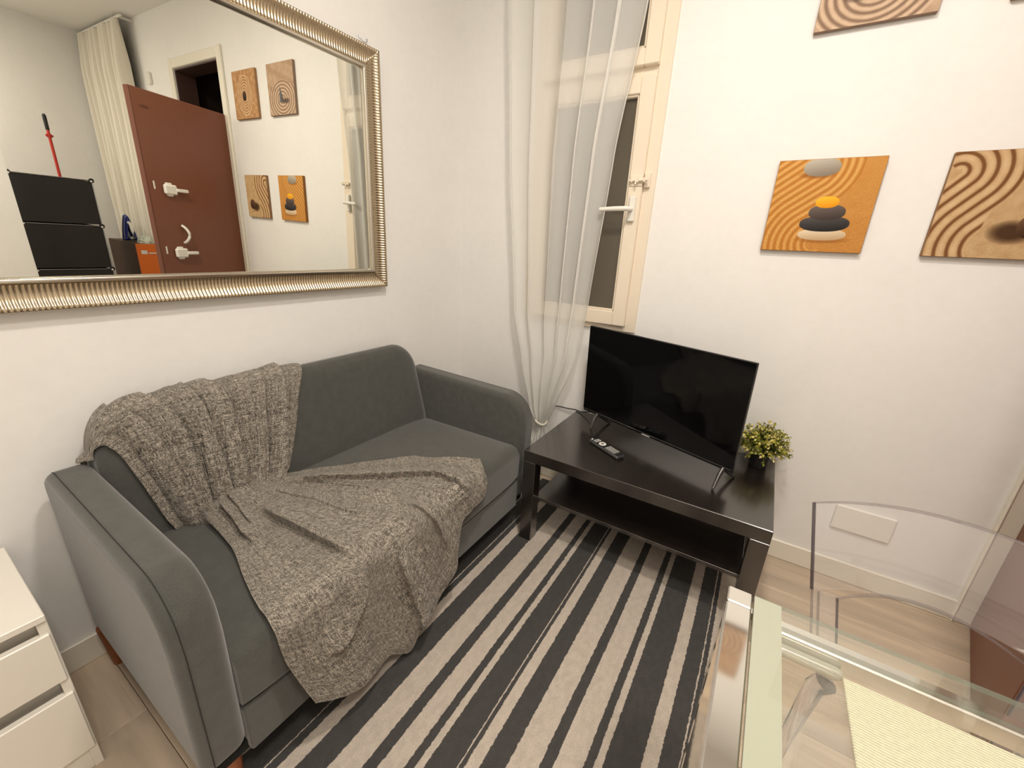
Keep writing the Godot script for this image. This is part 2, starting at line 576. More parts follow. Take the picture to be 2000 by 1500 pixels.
func picture_texture(which: int) -> ImageTexture:
	var N := 320
	var g := noise_bytes(N, N, 0.25, 90 + which, 2)
	var g2 := noise_bytes(N, N, 0.02, 95 + which, 3)
	return rgb_from(N, N, func(px, py):
		var u: float = (px + 0.5) / N
		var w: float = (py + 0.5) / N
		var sp: float = g[py * N + px] / 255.0 - 0.5
		var bl: float = g2[py * N + px] / 255.0 - 0.5
		var c := Color.WHITE
		if which == 0:
			c = Color(0.82, 0.60, 0.32)
			c = blend(c, Color(0.77, 0.52, 0.24), 0.4 * w + bl * 0.4)
			var fa := rake(Vector2(u, w), Vector2(0.42, 0.52), 37.7, 0.20, 0.45, -0.15, 0.38)
			var f := fa.x
			if f > lerpf(-0.30, -0.07, clampf((fa.y + 0.15) / 0.25, 0.0, 1.0)):
				var ph := sin(f * TAU / 0.070)
				c = blend(c, Color(0.70, 0.42, 0.14), clampf(ph, 0.0, 1.0) * 0.62)
				c = blend(c, Color(0.96, 0.78, 0.48), clampf(-ph, 0.0, 1.0) * 0.45)
			else:
				c = blend(c, Color(0.72, 0.45, 0.18), absf(sp) * 0.9)
			c = blend(c, Color(0.50, 0.29, 0.11), maxf(0.0, sp - 0.06) * (0.6 + 1.6 * w))
			c = blend(c, Color(0.56, 0.31, 0.12), clampf(1.0 - pow((u - 0.40) / 0.20, 2.0) - pow((w - 0.16) / 0.05, 2.0), 0.0, 1.0) * 0.8)
			c = stone(c, u, w, 0.43, 0.085, 0.175, 0.095, Color(0.52, 0.47, 0.41), Color(0.80, 0.77, 0.71))
			c = blend(c, Color(0.58, 0.35, 0.14), clampf(1.0 - pow((u - 0.60) / 0.29, 2.0) - pow((w - 0.865) / 0.05, 2.0), 0.0, 1.0) * 0.8)
			c = stone(c, u, w, 0.585, 0.81, 0.235, 0.065, Color(0.72, 0.60, 0.45), Color(0.94, 0.87, 0.76))
			c = stone(c, u, w, 0.585, 0.69, 0.240, 0.085, Color(0.13, 0.12, 0.12), Color(0.36, 0.34, 0.34))
			c = stone(c, u, w, 0.585, 0.565, 0.175, 0.085, Color(0.24, 0.20, 0.18), Color(0.47, 0.42, 0.40))
			c = stone(c, u, w, 0.565, 0.455, 0.112, 0.062, Color(0.90, 0.57, 0.08), Color(0.99, 0.78, 0.25))
		elif which == 1:
			c = Color(0.82, 0.70, 0.53)
			c = blend(c, Color(0.74, 0.60, 0.43), 0.5 + bl)
			var fa := rake(Vector2(u, w), Vector2(0.28, 0.55), 50.0, 0.15, 0.40, -0.10, 0.42)
			var f := fa.x
			if f < 0.375 and f > lerpf(-0.20, -0.085, clampf((fa.y + 0.10) / 0.2, 0.0, 1.0)):
				var ph := sin(f * TAU / 0.098 - 0.6)
				c = blend(c, Color(0.44, 0.27, 0.14), clampf(ph * 1.5 - 0.35, 0.0, 1.0) * 0.88)
				c = blend(c, Color(0.93, 0.80, 0.64), clampf(-ph, 0.0, 1.0) * 0.4)
			c = blend(c, Color(0.45, 0.30, 0.18), maxf(0.0, sp - 0.1) * 1.1 * (0.3 + w))
			c = blend(c, Color(0.26, 0.17, 0.10), clampf(1.25 - pow((u - 0.60) / 0.17, 2.0) - pow((w - 0.75) / 0.11, 2.0), 0.0, 1.0) * 0.92)
			c = stone(c, u, w, 0.745, 0.69, 0.115, 0.115, Color(0.20, 0.12, 0.07), Color(0.52, 0.38, 0.28))
			if Vector2(u, w).distance_to(Vector2(0.745, 0.69)) < 0.11:
				c = blend(c, Color(0.16, 0.10, 0.07), maxf(0.0, sp) * 1.2)
		elif which == 2:
			c = Color(0.80, 0.69, 0.58)
			c = blend(c, Color(0.72, 0.60, 0.50), 0.5 + bl)
			var st := sin((w * 0.9 + u * 0.35) * TAU / 0.32)
			if w < 0.44 + 0.12 * u:
				c = blend(c, Color(0.66, 0.53, 0.42), clampf(st, 0.0, 1.0) * 0.45)
			var d := Vector2((u - 0.46) * 0.86, (w - 0.70) * 1.05).length()
			if d > 0.075 and d < 0.47 and w > 0.33 + 0.30 * absf(u - 0.46):
				var ph := sin(d * TAU / 0.068)
				c = blend(c, Color(0.45, 0.36, 0.30), clampf(ph * 1.2, 0.0, 1.0) * 0.65)
				c = blend(c, Color(0.93, 0.83, 0.72), clampf(-ph, 0.0, 1.0) * 0.5)
			c = blend(c, Color(0.40, 0.31, 0.26), maxf(0.0, sp - 0.08) * 0.9)
			c = blend(c, Color(0.30, 0.25, 0.23), clampf(1.1 - pow((u - 0.33) / 0.15, 2.0) - pow((w - 0.74) / 0.06, 2.0), 0.0, 1.0) * 0.8)
			var hw := (w - 0.44) * 0.30
			if w > 0.44 and w < 0.76 and absf(u - 0.52 + (w - 0.6) * 0.12) < hw:
				c = blend(Color(0.32, 0.31, 0.31), Color(0.60, 0.58, 0.56), clampf((u - 0.46) * 6.0 + sp, 0.0, 1.0))
		else:
			c = Color(0.80, 0.64, 0.46)
			c = blend(c, Color(0.70, 0.52, 0.35), 0.5 + bl * 1.4 + 0.25 * sin(u * 42.0 + bl * 6.0))
			if fmod(u + 0.02, 0.245) < 0.007:
				c = blend(c, Color(0.42, 0.28, 0.17), 0.7)
			var d := Vector2((u - 0.50) * 1.15, (w - 0.52) * 0.86).length()
			if d > 0.09 and d < 0.36:
				var ph := sin(d * TAU / 0.048)
				c = blend(c, Color(0.98, 0.86, 0.70), clampf(ph, 0.0, 1.0) * 0.75)
				c = blend(c, Color(0.48, 0.32, 0.20), clampf(-ph, 0.0, 1.0) * 0.45)
			c = stone(c, u, w, 0.52, 0.53, 0.075, 0.10, Color(0.10, 0.08, 0.07), Color(0.36, 0.26, 0.20))
			c = blend(c, Color(0.45, 0.3, 0.2), maxf(0.0, sp - 0.1) * 0.6)
		return c)

# ------------------------------------------------------------------ the room
func build_room() -> void:
	# floor: a dark bed and the planks laid on it along z
	var fl := struct("floor")
	put("subfloor", S(Vector3(-3.0, -0.12, -0.1), Vector3(1.3, -0.008, 4.9), 0.0), M.joint, fl)
	var pw := 0.192
	var pl := 1.285
	var proto := []
	for k in 3:
		proto.append(B(Vector3(0, -0.004, 0), Vector3(pw - 0.0012, 0.008, pl - 0.0012), 0.0009).mesh())
	var rg := RandomNumberGenerator.new()
	rg.seed = 5
	for i in range(-12, 6):
		var x := -0.790 + pw * (i + 0.5)
		if x < -2.65 or x > 0.2:
			continue
		var off := rg.randf_range(0.0, pl)
		for j in range(-1, 4):
			var z := off + pl * (j + 0.5)
			if z + pl * 0.5 < 0.0 or z - pl * 0.5 > 4.75:
				continue
			var q := put_mesh("plank", proto[(i + j + 30) % 3], M.plank[rg.randi() % 3], fl)
			q.position = Vector3(x, 0.0, z)
	# mirror wall (z = 0), picture wall (x = 0, with window and doorway), far and left walls, ceiling
	var wl := put("wall_mirror_side", S(Vector3(-3.0, -0.05, -0.12), Vector3(0.15, 2.85, 0.0), 0.0), M.wall)
	wl.set_meta("kind", "structure")
	var wr := MB.new()
	var wz := [0.455, 1.008]
	var wy := [0.915, 2.60]
	var dz := [2.42, 3.14]
	var T := 0.15
	wr.span(Vector3(0, -0.05, -0.12), Vector3(T, 2.85, wz[0]), 0.0)
	wr.span(Vector3(0, -0.05, wz[0]), Vector3(T, wy[0], wz[1]), 0.0)
	wr.span(Vector3(0, wy[1], wz[0]), Vector3(T, 2.85, wz[1]), 0.0)
	wr.span(Vector3(0, -0.05, wz[1]), Vector3(T, 2.85, dz[0]), 0.0)
	wr.span(Vector3(0, 2.37, dz[0]), Vector3(T, 2.85, dz[1]), 0.0)
	wr.span(Vector3(0, -0.05, dz[1]), Vector3(T, 2.85, 4.87), 0.0)
	put("wall_window_side", wr, M.wall).set_meta("kind", "structure")
	put("wall_far", S(Vector3(-3.0, -0.05, 4.75), Vector3(0.15, 2.85, 4.87), 0.0), M.wall).set_meta("kind", "structure")
	put("wall_camera_side", S(Vector3(-2.57, -0.05, -0.12), Vector3(-2.45, 2.85, 4.87), 0.0), M.wall).set_meta("kind", "structure")
	put("wall_partition", S(Vector3(-2.45, 0.0, 3.26), Vector3(-1.085, 2.8, 3.38), 0.0), M.wall).set_meta("kind", "structure")
	put("ceiling", S(Vector3(-3.0, 2.80, -0.12), Vector3(1.3, 2.92, 4.87), 0.0), M.ceiling).set_meta("kind", "structure")
	# skirting boards
	var b1 := MB.new()
	b1.span(Vector3(-2.45, 0, 0), Vector3(0, 0.088, 0.012), 0.003)
	put("baseboard_mirror_side", b1, M.trim).set_meta("kind", "structure")
	var b2 := MB.new()
	b2.span(Vector3(-0.012, 0, 0.012), Vector3(0, 0.088, 2.35), 0.003)
	put("baseboard_window_side", b2, M.trim).set_meta("kind", "structure")
	# doorway casing
	var tr := struct("trim_1")
	put("jamb", S(Vector3(-0.014, 0, 2.352), Vector3(0.0, 2.44, 2.418), 0.004), M.trim, tr)
	put("jamb", S(Vector3(-0.014, 0, 3.142), Vector3(0.0, 2.44, 3.208), 0.004), M.trim, tr)
	put("head", S(Vector3(-0.014, 2.372, 2.418), Vector3(0.0, 2.44, 3.142), 0.004), M.trim, tr)
	put("bead", S(Vector3(-0.020, 0, 2.346), Vector3(0.0, 2.446, 2.356), 0.004), M.trim, tr)
	var jl := MB.new()
	jl.span(Vector3(0.001, 0, 2.4205), Vector3(0.15, 2.369, 2.432), 0.002)
	jl.span(Vector3(0.001, 0, 3.128), Vector3(0.15, 2.369, 3.1395), 0.002)
	jl.span(Vector3(0.001, 2.358, 2.432), Vector3(0.15, 2.3695, 3.128), 0.002)
	put("lining", jl, M.hall_wood, tr)
	# the dark entrance hall behind the doorway
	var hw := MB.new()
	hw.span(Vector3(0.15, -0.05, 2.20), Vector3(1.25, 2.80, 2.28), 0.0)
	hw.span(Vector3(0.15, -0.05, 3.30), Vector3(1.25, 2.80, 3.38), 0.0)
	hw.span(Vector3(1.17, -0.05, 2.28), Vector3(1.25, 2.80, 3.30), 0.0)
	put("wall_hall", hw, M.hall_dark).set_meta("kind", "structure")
	var hd := struct("door_1", Vector3(1.165, 0, 2.80))
	put("leaf", B(Vector3(-0.02, 1.2, 0), Vector3(0.04, 2.4, 0.96), 0.003), M.hall_wood, hd)
	for yy in [0.45, 1.25, 1.98]:
		for zz in [-0.24, 0.24]:
			put("panel", B(Vector3(-0.044, yy, zz), Vector3(0.012, 0.56 if yy < 1.9 else 0.5, 0.36), 0.005), M.hall_wood, hd)
	var hb := MB.new()
	hb.tube([Vector3(-0.05, 1.72, -0.03), Vector3(-0.085, 1.74, -0.03), Vector3(-0.085, 2.06, -0.03), Vector3(-0.05, 2.08, -0.03)], 0.009, 8)
	put("handle", hb, M.steel, hd)

func build_window() -> void:
	var w := struct("window_1", Vector3(0, 0.895, 0.7315))
	var Zl := 0.435 - 0.7315
	var Zr := 1.028 - 0.7315
	var Y := func(y): return y - 0.895
	# flat casing nailed on the wall
	var fr := MB.new()
	fr.span(Vector3(-0.012, 0, Zr - 0.05), Vector3(0.06, 1.73, Zr), 0.003)
	fr.span(Vector3(-0.012, 0, Zl), Vector3(0.06, 1.73, Zl + 0.05), 0.003)
	fr.span(Vector3(-0.012, 0, Zl + 0.05), Vector3(0.06, 0.028, Zr - 0.05), 0.003)
	fr.span(Vector3(-0.012, 1.68, Zl + 0.05), Vector3(0.06, 1.73, Zr - 0.05), 0.003)
	fr.span(Vector3(-0.008, Y.call(1.905), Zl + 0.05), Vector3(0.06, Y.call(1.948), Zr - 0.05), 0.003)
	put("window_frame", fr, M.cream, w)
	for s in [[0.922, 1.908, 0.988, 1.850], [1.945, 2.585, 2.005, 2.525]]:
		var a := 0.486 - 0.7315
		var b := 0.981 - 0.7315
		var pa := 0.545 - 0.7315
		var pb := 0.922 - 0.7315
		var sm := MB.new()
		sm.span(Vector3(-0.034, Y.call(s[0]), a), Vector3(0.012, Y.call(s[1]), pa), 0.004)
		sm.span(Vector3(-0.034, Y.call(s[0]), pb), Vector3(0.012, Y.call(s[1]), b), 0.004)
		sm.span(Vector3(-0.034, Y.call(s[0]), pa), Vector3(0.012, Y.call(s[2]), pb), 0.004)
		sm.span(Vector3(-0.034, Y.call(s[3]), pa), Vector3(0.012, Y.call(s[1]), pb), 0.004)
		var sash := put("sash", sm, M.cream, w)
		var bead := MB.new()
		bead.span(Vector3(-0.028, Y.call(s[2]), pa), Vector3(0.0, Y.call(s[3]), pa + 0.008), 0.003)
		bead.span(Vector3(-0.028, Y.call(s[2]), pb - 0.008), Vector3(0.0, Y.call(s[3]), pb), 0.003)
		bead.span(Vector3(-0.028, Y.call(s[2]), pa), Vector3(0.0, Y.call(s[2]) + 0.008, pb), 0.003)
		bead.span(Vector3(-0.028, Y.call(s[3]) - 0.008, pa), Vector3(0.0, Y.call(s[3]), pb), 0.003)
		put("glazing_bead", bead, M.cream, sash)
		put("pane", S(Vector3(-0.008, Y.call(s[2]), pa), Vector3(-0.003, Y.call(s[3]), pb), 0.0), M.pane, sash)
	# lever handle and barrel bolt
	var hz := 0.952 - 0.7315
	var hm := MB.new()
	hm.span(Vector3(-0.050, Y.call(1.375), hz - 0.014), Vector3(-0.034, Y.call(1.475), hz + 0.014), 0.004)
	hm.tube([Vector3(-0.046, Y.call(1.425), hz), Vector3(-0.075, Y.call(1.424), hz), Vector3(-0.086, Y.call(1.424), hz - 0.012), Vector3(-0.088, Y.call(1.423), hz - 0.06), Vector3(-0.086, Y.call(1.421), hz - 0.125)], [0.009, 0.009, 0.010, 0.010, 0.0085], 10)
	put("handle", hm, M.white_plastic, w)
	var bz := 0.969 - 0.7315
	var bm := MB.new()
	bm.span(Vector3(-0.038, Y.call(1.515), bz - 0.040), Vector3(-0.034, Y.call(1.556), bz + 0.012), 0.001)
	bm.span(Vector3(-0.026, Y.call(1.510), bz + 0.015), Vector3(-0.012, Y.call(1.565), bz + 0.040), 0.002)
	bm.tube([Vector3(-0.045, Y.call(1.536), bz - 0.040), Vector3(-0.045, Y.call(1.536), bz + 0.036)], 0.006, 8)
	bm.tube([Vector3(-0.045, Y.call(1.536), bz - 0.012), Vector3(-0.056, Y.call(1.518), bz - 0.012)], 0.004, 8)
	for q in [-0.030, -0.004, 0.022]:
		bm.span(Vector3(-0.053, Y.call(1.527), bz + q - 0.004), Vector3(-0.034, Y.call(1.545), bz + q + 0.004), 0.002)
	put("bolt", bm, M.cream, w)

func build_curtains() -> void:
	# sheer curtain beside the window, gathered low down
	var left := [[0.20, 0.575], [0.30, 0.560], [0.36, 0.590], [0.45, 0.548], [0.69, 0.482], [0.95, 0.418], [1.67, 0.352], [2.25, 0.318], [2.74, 0.300]]
	var right := [[0.20, 0.662], [0.30, 0.655], [0.36, 0.640], [0.45, 0.688], [0.75, 0.790], [1.00, 0.822], [1.63, 0.868], [2.13, 0.932], [2.74, 1.010]]
	var cur := thing("sheer_curtain", Vector3(-0.075, 0, 0.62), "white sheer curtain hanging over the window and gathered low behind the sofa arm", "curtain")
	var rows := []
	var R := 110
	var C := 260
	for r in R:
		var y := lerpf(2.74, 0.205, float(r) / (R - 1))
		var zl := lut(left, y)
		var zr := lut(right, y)
		var squeeze := clampf((zr - zl) / 0.5, 0.0, 1.0)
		var row := PackedVector3Array()
		for c in C:
			var s := float(c) / (C - 1)
			var ph := TAU * 5.0 * s + 0.8 * sin(TAU * 1.3 * s + 0.5) + 2.2
			var ss := s + (0.038 + 0.012 * sin(TAU * 1.7 * s)) * sin(ph) * sin(PI * clampf(s * 6.0, 0.0, 0.5)) * sin(PI * clampf((1.0 - s) * 6.0, 0.0, 0.5))
			var z := lerpf(zl, zr, ss)
			var amp := 0.017 + 0.016 * (1.0 - squeeze)
			var x := amp * cos(ph) + 0.002 * sin(TAU * 9.0 * s + 0.7 * y)
			# below the gather the cloth crumples
			if y < 0.36:
				var k := (0.36 - y) / 0.16
				x += -0.02 * k + 0.014 * k * sin(ph * 1.7 + y * 40.0)
				z += 0.010 * k * sin(ph * 2.3 + y * 55.0)
			var pinch := exp(-pow((y - 0.36) / 0.05, 2.0))
			x *= 1.0 - 0.25 * pinch
			row.append(Vector3(x, y, z - 0.62))
		rows.append(row)
	var m := MB.new()
	m.grid(rows)
	put("cloth", m, M.sheer, cur)
	var hem := MB.new()
	for e in [0, C - 6]:
		var hr := []
		for r in R:
			var rr := PackedVector3Array()
			for c in 6:
				rr.append(rows[r][e + c] + Vector3(-0.0025, 0, 0))
			hr.append(rr)
		hem.grid(hr)
	put("hem", hem, M.sheer, cur)
	var tie := MB.new()
	var tp := []
	for k in 25:
		var t := TAU * k / 24.0
		tp.append(Vector3(0.030 * cos(t) - 0.002, 0.36 + 0.006 * sin(t * 2.0), -0.004 + 0.030 * sin(t)))
	tie.tube(tp, 0.006, 8)
	put("tie", tie, M.curtain, cur)
	var rod := MB.new()
	rod.tube([Vector3(0.0, 2.745, -0.36), Vector3(0.0, 2.745, 0.42)], 0.009, 10)
	rod.span(Vector3(-0.008, 2.735, -0.34), Vector3(0.075, 2.755, -0.325), 0.002)
	rod.span(Vector3(-0.008, 2.735, 0.39), Vector3(0.075, 2.755, 0.405), 0.002)
	put("rod", rod, M.white_plastic, cur)
	# heavier white curtain in the far corner, seen in the mirror
	var far := thing("long_curtain", Vector3(-0.10, 0, 4.25), "long off-white pleated curtain hanging from the ceiling in the far corner, seen in the mirror", "curtain")
	rows = []
	for r in 60:
		var y := lerpf(2.76, 0.04, r / 59.0)
		var row := PackedVector3Array()
		for c in 160:
			var s := c / 159.0
			var top := clampf((y - 2.45) / 0.3, 0.0, 1.0)
			var nf := 12.0
			var a := lerpf(0.045, 0.022, top)
			var x := a * sin(TAU * nf * s + 0.6 * sin(s * 9.0)) + 0.012 * sin(s * 21.0 + y * 1.5)
			row.append(Vector3(x, y, lerpf(-0.47, 0.44, s) + 0.02 * sin(y * 2.0) * (1.0 - s)))
		rows.append(row)
	m = MB.new()
	m.grid(rows)
	put("cloth", m, M.curtain, far)
	var rr2 := MB.new()
	rr2.tube([Vector3(0.0, 2.772, -0.56), Vector3(0.0, 2.772, 0.48)], 0.010, 10)
	rr2.span(Vector3(-0.01, 2.765, -0.50), Vector3(0.10, 2.78, -0.485), 0.002)
	put("rod", rr2, M.white_plastic, far)

func build_door() -> void:
	# brown entrance door, open into the room (angle past a right angle)
	var d := struct("door_2", Vector3(-0.004, 0.008, 2.424))
	d.rotation.y = deg_to_rad(-15.0)
	put("leaf", S(Vector3(-0.665, 0, -0.02), Vector3(-0.002, 1.995, 0.02), 0.003), M.door_brown, d)
	put("edge_strip", S(Vector3(-0.672, 0.0, -0.021), Vector3(-0.664, 1.995, 0.021), 0.002), M.door_edge, d)
	for yy in [1.41, 0.985]:
		var lk := MB.new()
		lk.span(Vector3(-0.575, yy - 0.032, -0.045), Vector3(-0.490, yy + 0.032, -0.02), 0.008)
		lk.span(Vector3(-0.560, yy - 0.044, -0.036), Vector3(-0.515, yy + 0.044, -0.02), 0.006)
		var lo := put("lock", lk, M.white_plastic, d)
		var bar := MB.new()
		bar.span(Vector3(-0.500, yy - 0.011, -0.052), Vector3(-0.418, yy + 0.011, -0.032), 0.004)
		put("bolt", bar, M.white_plastic, lo)
		put("strike", S(Vector3(-0.632, yy - 0.006, -0.023), Vector3(-0.622, yy + 0.045, -0.02), 0.001), M.white_plastic, lo)
	var hm := MB.new()
	var pts := []
	for k in 13:
		var t := k / 12.0
		pts.append(Vector3(-0.492 + 0.020 * sin(t * PI), lerpf(1.175, 1.055, t), -0.022 - 0.036 * pow(sin(t * PI), 0.6)))
	hm.tube(pts, 0.009, 10)
	put("handle", hm, M.white_plastic, d)
	put("peephole_cover", S(Vector3(-0.62, 1.89, -0.024), Vector3(-0.57, 1.905, -0.02), 0.001), M.door_edge, d)

# ------------------------------------------------------------------ sofa and throw
const XL := -1.672
const XR := -0.512

func rounded(pts: Array, rad: Array, steps := 8) -> Array:
	var out := []
	var N := pts.size()
	for i in N:
		var p: Vector2 = pts[i]
		var a: Vector2 = (pts[(i + N - 1) % N] - p).normalized()
		var b: Vector2 = (pts[(i + 1) % N] - p).normalized()
		var r: float = rad[i]
		if r <= 0.0:
			out.append(p)
			continue
		var half := acos(clampf(a.dot(b), -1.0, 1.0)) * 0.5
		var d := r / tan(half)
		var c := p + (a + b).normalized() * r / sin(half)
		var s := p + a * d - c
		var e := p + b * d - c
		var ang := s.angle_to(e)
		for k in steps + 1:
			out.append(c + s.rotated(ang * k / steps))
	return out

# back cushion: height of the top at x, and a point on its skin; t runs 0 (low behind) .. 1 (seat)
func back_top(x: float) -> float:
	var r := 0.115
	var d := minf(x - XL, XR - x)
	if d >= r:
		return 0.795
	var q := clampf((r - maxf(d, 0.0)) / r, 0.0, 1.0)
	return 0.795 - r * (1.0 - sqrt(maxf(0.0, 1.0 - q * q)))

const BACK := [[0.040, 0.34], [0.040, 0.50], [0.040, 0.66], [0.041, 0.725], [0.045, 0.757], [0.056, 0.780], [0.073, 0.793], [0.092, 0.795], [0.110, 0.788], [0.125, 0.772], [0.135, 0.748], [0.146, 0.70], [0.163, 0.62], [0.181, 0.54], [0.196, 0.47], [0.203, 0.43], [0.200, 0.39], [0.185, 0.36]]

func back_point(x: float, t: float, off := 0.0) -> Vector3:
	var f := clampf(t, 0.0, 1.0) * (BACK.size() - 1)
	var i := mini(int(f), BACK.size() - 2)
	var a := Vector2(BACK[i][0], BACK[i][1])
	var b := Vector2(BACK[i + 1][0], BACK[i + 1][1])
	var p := a.lerp(b, f - i)
	var d := (b - a).normalized()
	var nn := Vector2(-d.y, d.x)
	if i > 0:
		var d0 := (a - Vector2(BACK[i - 1][0], BACK[i - 1][1])).normalized()
		nn = Vector2(-d0.y, d0.x).lerp(nn, 0.5 + 0.5 * (f - i)).normalized()
	var top := back_top(x)
	var dd := minf(x - XL, XR - x)
	var edge := clampf(1.0 - dd / 0.05, 0.0, 1.0)
	var y := p.y
	if y > 0.44:
		y = 0.44 + (y - 0.44) * (top - 0.44) / 0.355
	var z := p.x
	z = lerpf(z, 0.10, 0.16 * edge * edge)
	return Vector3(x, y + nn.y * off, z + nn.x * off)

func build_sofa() -> void:
	var so := thing("sofa", Vector3(-1.09, 0, 0.40), "charcoal fabric two-seat sofa with rounded arms under the large mirror", "sofa")
	var O := Vector3(1.09, 0, -0.40)
	# arms: padded panels with a rounded front corner
	var prof := rounded([Vector2(0.048, 0.150), Vector2(0.738, 0.150), Vector2(0.752, 0.50), Vector2(0.735, 0.645), Vector2(0.048, 0.662)], [0.040, 0.040, 0.0, 0.115, 0.045], 10)
	for s in [0, 1]:
		var m := MB.new()
		var x0: float = -1.762 if s == 0 else XR + 0.001
		var th: float = 0.090 if s == 0 else 0.092
		m.slab(prof, O + Vector3(x0, 0, 0), Vector3(0, 0, 1), Vector3(0, 1, 0), Vector3(th, 0, 0), 0.026, 5)
		var arm := put("arm", m, M.sofa, so)
		# the seam runs round the edge of the outer panel
		var sm := MB.new()
		var xs: float = (x0 + 0.020) if s == 0 else (x0 + th - 0.020)
		var path := []
		for i in range(10, prof.size() - 3):
			var p: Vector2 = prof[i]
			path.append(O + Vector3(xs, p.y - 0.0003, p.x))
		sm.tube(path, 0.0009, 6)
		put("seam", sm, M.seam, arm)
	# seat frame, seat cushion
	put("base", S(O + Vector3(XL, 0.128, 0.05), O + Vector3(XR, 0.262, 0.738), 0.004), M.sofa, so)
	var rows := []
	var cp := rounded([Vector2(0.12, 0.268), Vector2(0.748, 0.268), Vector2(0.754, 0.437), Vector2(0.12, 0.430)], [0.01, 0.016, 0.045, 0.02], 6)
	for k in 33:
		var x := lerpf(XL + 0.002, XR - 0.002, k / 32.0)
		var e := pow(absf(k / 16.0 - 1.0), 10.0)
		var row := PackedVector3Array()
		for p in cp:
			var y: float = p.y
			if y > 0.35:
				y += 0.008 * (1.0 - e) - 0.012 * e
			row.append(O + Vector3(x, y, p.x - 0.010 * e * (1.0 if p.x > 0.5 else 0.0)))
		rows.append(row)
	var cm := MB.new()
	cm.grid(rows, true, true)
	put("seat_cushion", cm, M.sofa, so)
	# back
	rows = []
	for k in 73:
		var x: float
		if k < 24:
			x = XL + 0.0005 + 0.12 * (1.0 - cos(k / 24.0 * PI * 0.5))
		elif k > 48:
			x = XR - 0.0005 - 0.12 * (1.0 - cos((72 - k) / 24.0 * PI * 0.5))
		else:
			x = lerpf(XL + 0.1205, XR - 0.1205, (k - 24) / 24.0)
		var row := PackedVector3Array()
		for t in 52:
			row.append(O + back_point(x, t / 51.0))
		rows.append(row)
	var bm := MB.new()
	bm.grid(rows, true, true)
	put("back_cushion", bm, M.sofa, so)
	put("underside", S(O + Vector3(-1.74, 0.122, 0.06), O + Vector3(-0.44, 0.150, 0.72), 0.002), M.black_cloth, so)
	# tapered wooden legs
	for q in [[-1.742, 0.075], [-0.450, 0.075], [-1.700, 0.690], [-0.500, 0.640]]:
		var lm := MB.new()
		var rr := []
		for h in [[0.0125 if q[1] > 0.4 else 0.0, 0.013], [0.145, 0.024]]:
			var row := PackedVector3Array()
			for k in 12:
				var t := TAU * k / 12.0
				var lean: float = (0.145 - h[0]) * (-0.06 if q[0] < -1.0 else 0.06)
				row.append(O + Vector3(q[0] + cos(t) * h[1] + lean * 0.0, h[0], q[1] + sin(t) * h[1]))
			rr.append(row)
		lm.grid(rr, true, true)
		put("leg", lm, M.leg_wood, so)

# skin of the seat unrolled: w = distance from the back of the seat over the front edge and down
func seat_point(x: float, w: float, off: float) -> Vector3:
	# centre of the front edge roll at (z 0.715, y 0.402), radius 0.045
	var zr := 0.715
	var flat := zr - 0.20
	var yt := 0.447
	var r := 0.045
	if w < flat:
		return Vector3(x, yt + off, 0.20 + w)
	var a := (w - flat) / (r + 0.012)
	if a < PI * 0.5:
		return Vector3(x, yt - r + cos(a) * (r + off), zr + sin(a) * (r + off))
	var down := w - flat - PI * 0.5 * (r + 0.012)
	return Vector3(x, yt - r - down, zr + r + off + 0.02 * clampf(down / 0.3, 0.0, 1.0))

func hem_w(y: float) -> float:
	return (0.715 - 0.20) + PI * 0.5 * 0.057 + (0.402 - y)

func crease(p: Vector2, line: Array, width: float, one := 0.0) -> Vector3:
	var best := 1e9
	var side := 0.0
	var fade := 1.0
	var nrm := Vector2.ZERO
	for i in line.size() - 1:
		var a: Vector2 = line[i]
		var b: Vector2 = line[i + 1]
		var ab := b - a
		var t := clampf((p - a).dot(ab) / ab.length_squared(), 0.0, 1.0)
		var q := a + ab * t
		var d := p.distance_to(q)
		if d < best:
			best = d
			side = signf(ab.cross(p - a))
			nrm = Vector2(-ab.y, ab.x).normalized()
			var g := (i + t) / (line.size() - 1)
			fade = clampf(minf(g * 5.0, (1.0 - g) * 5.0) + 0.15, 0.0, 1.0)
	var w := width
	if one != 0.0 and side * one > 0.0:
		w = width * 0.20
	var v := exp(-pow(best / w, 2.0)) * fade
	var g2 := v * fade
	return Vector3(v, nrm.x * one * g2, nrm.y * one * g2)

func ridge(v: float) -> float:
	# sharp valley, round hill
	return pow(absf(sin(v)), 0.7) * 2.0 - 1.1

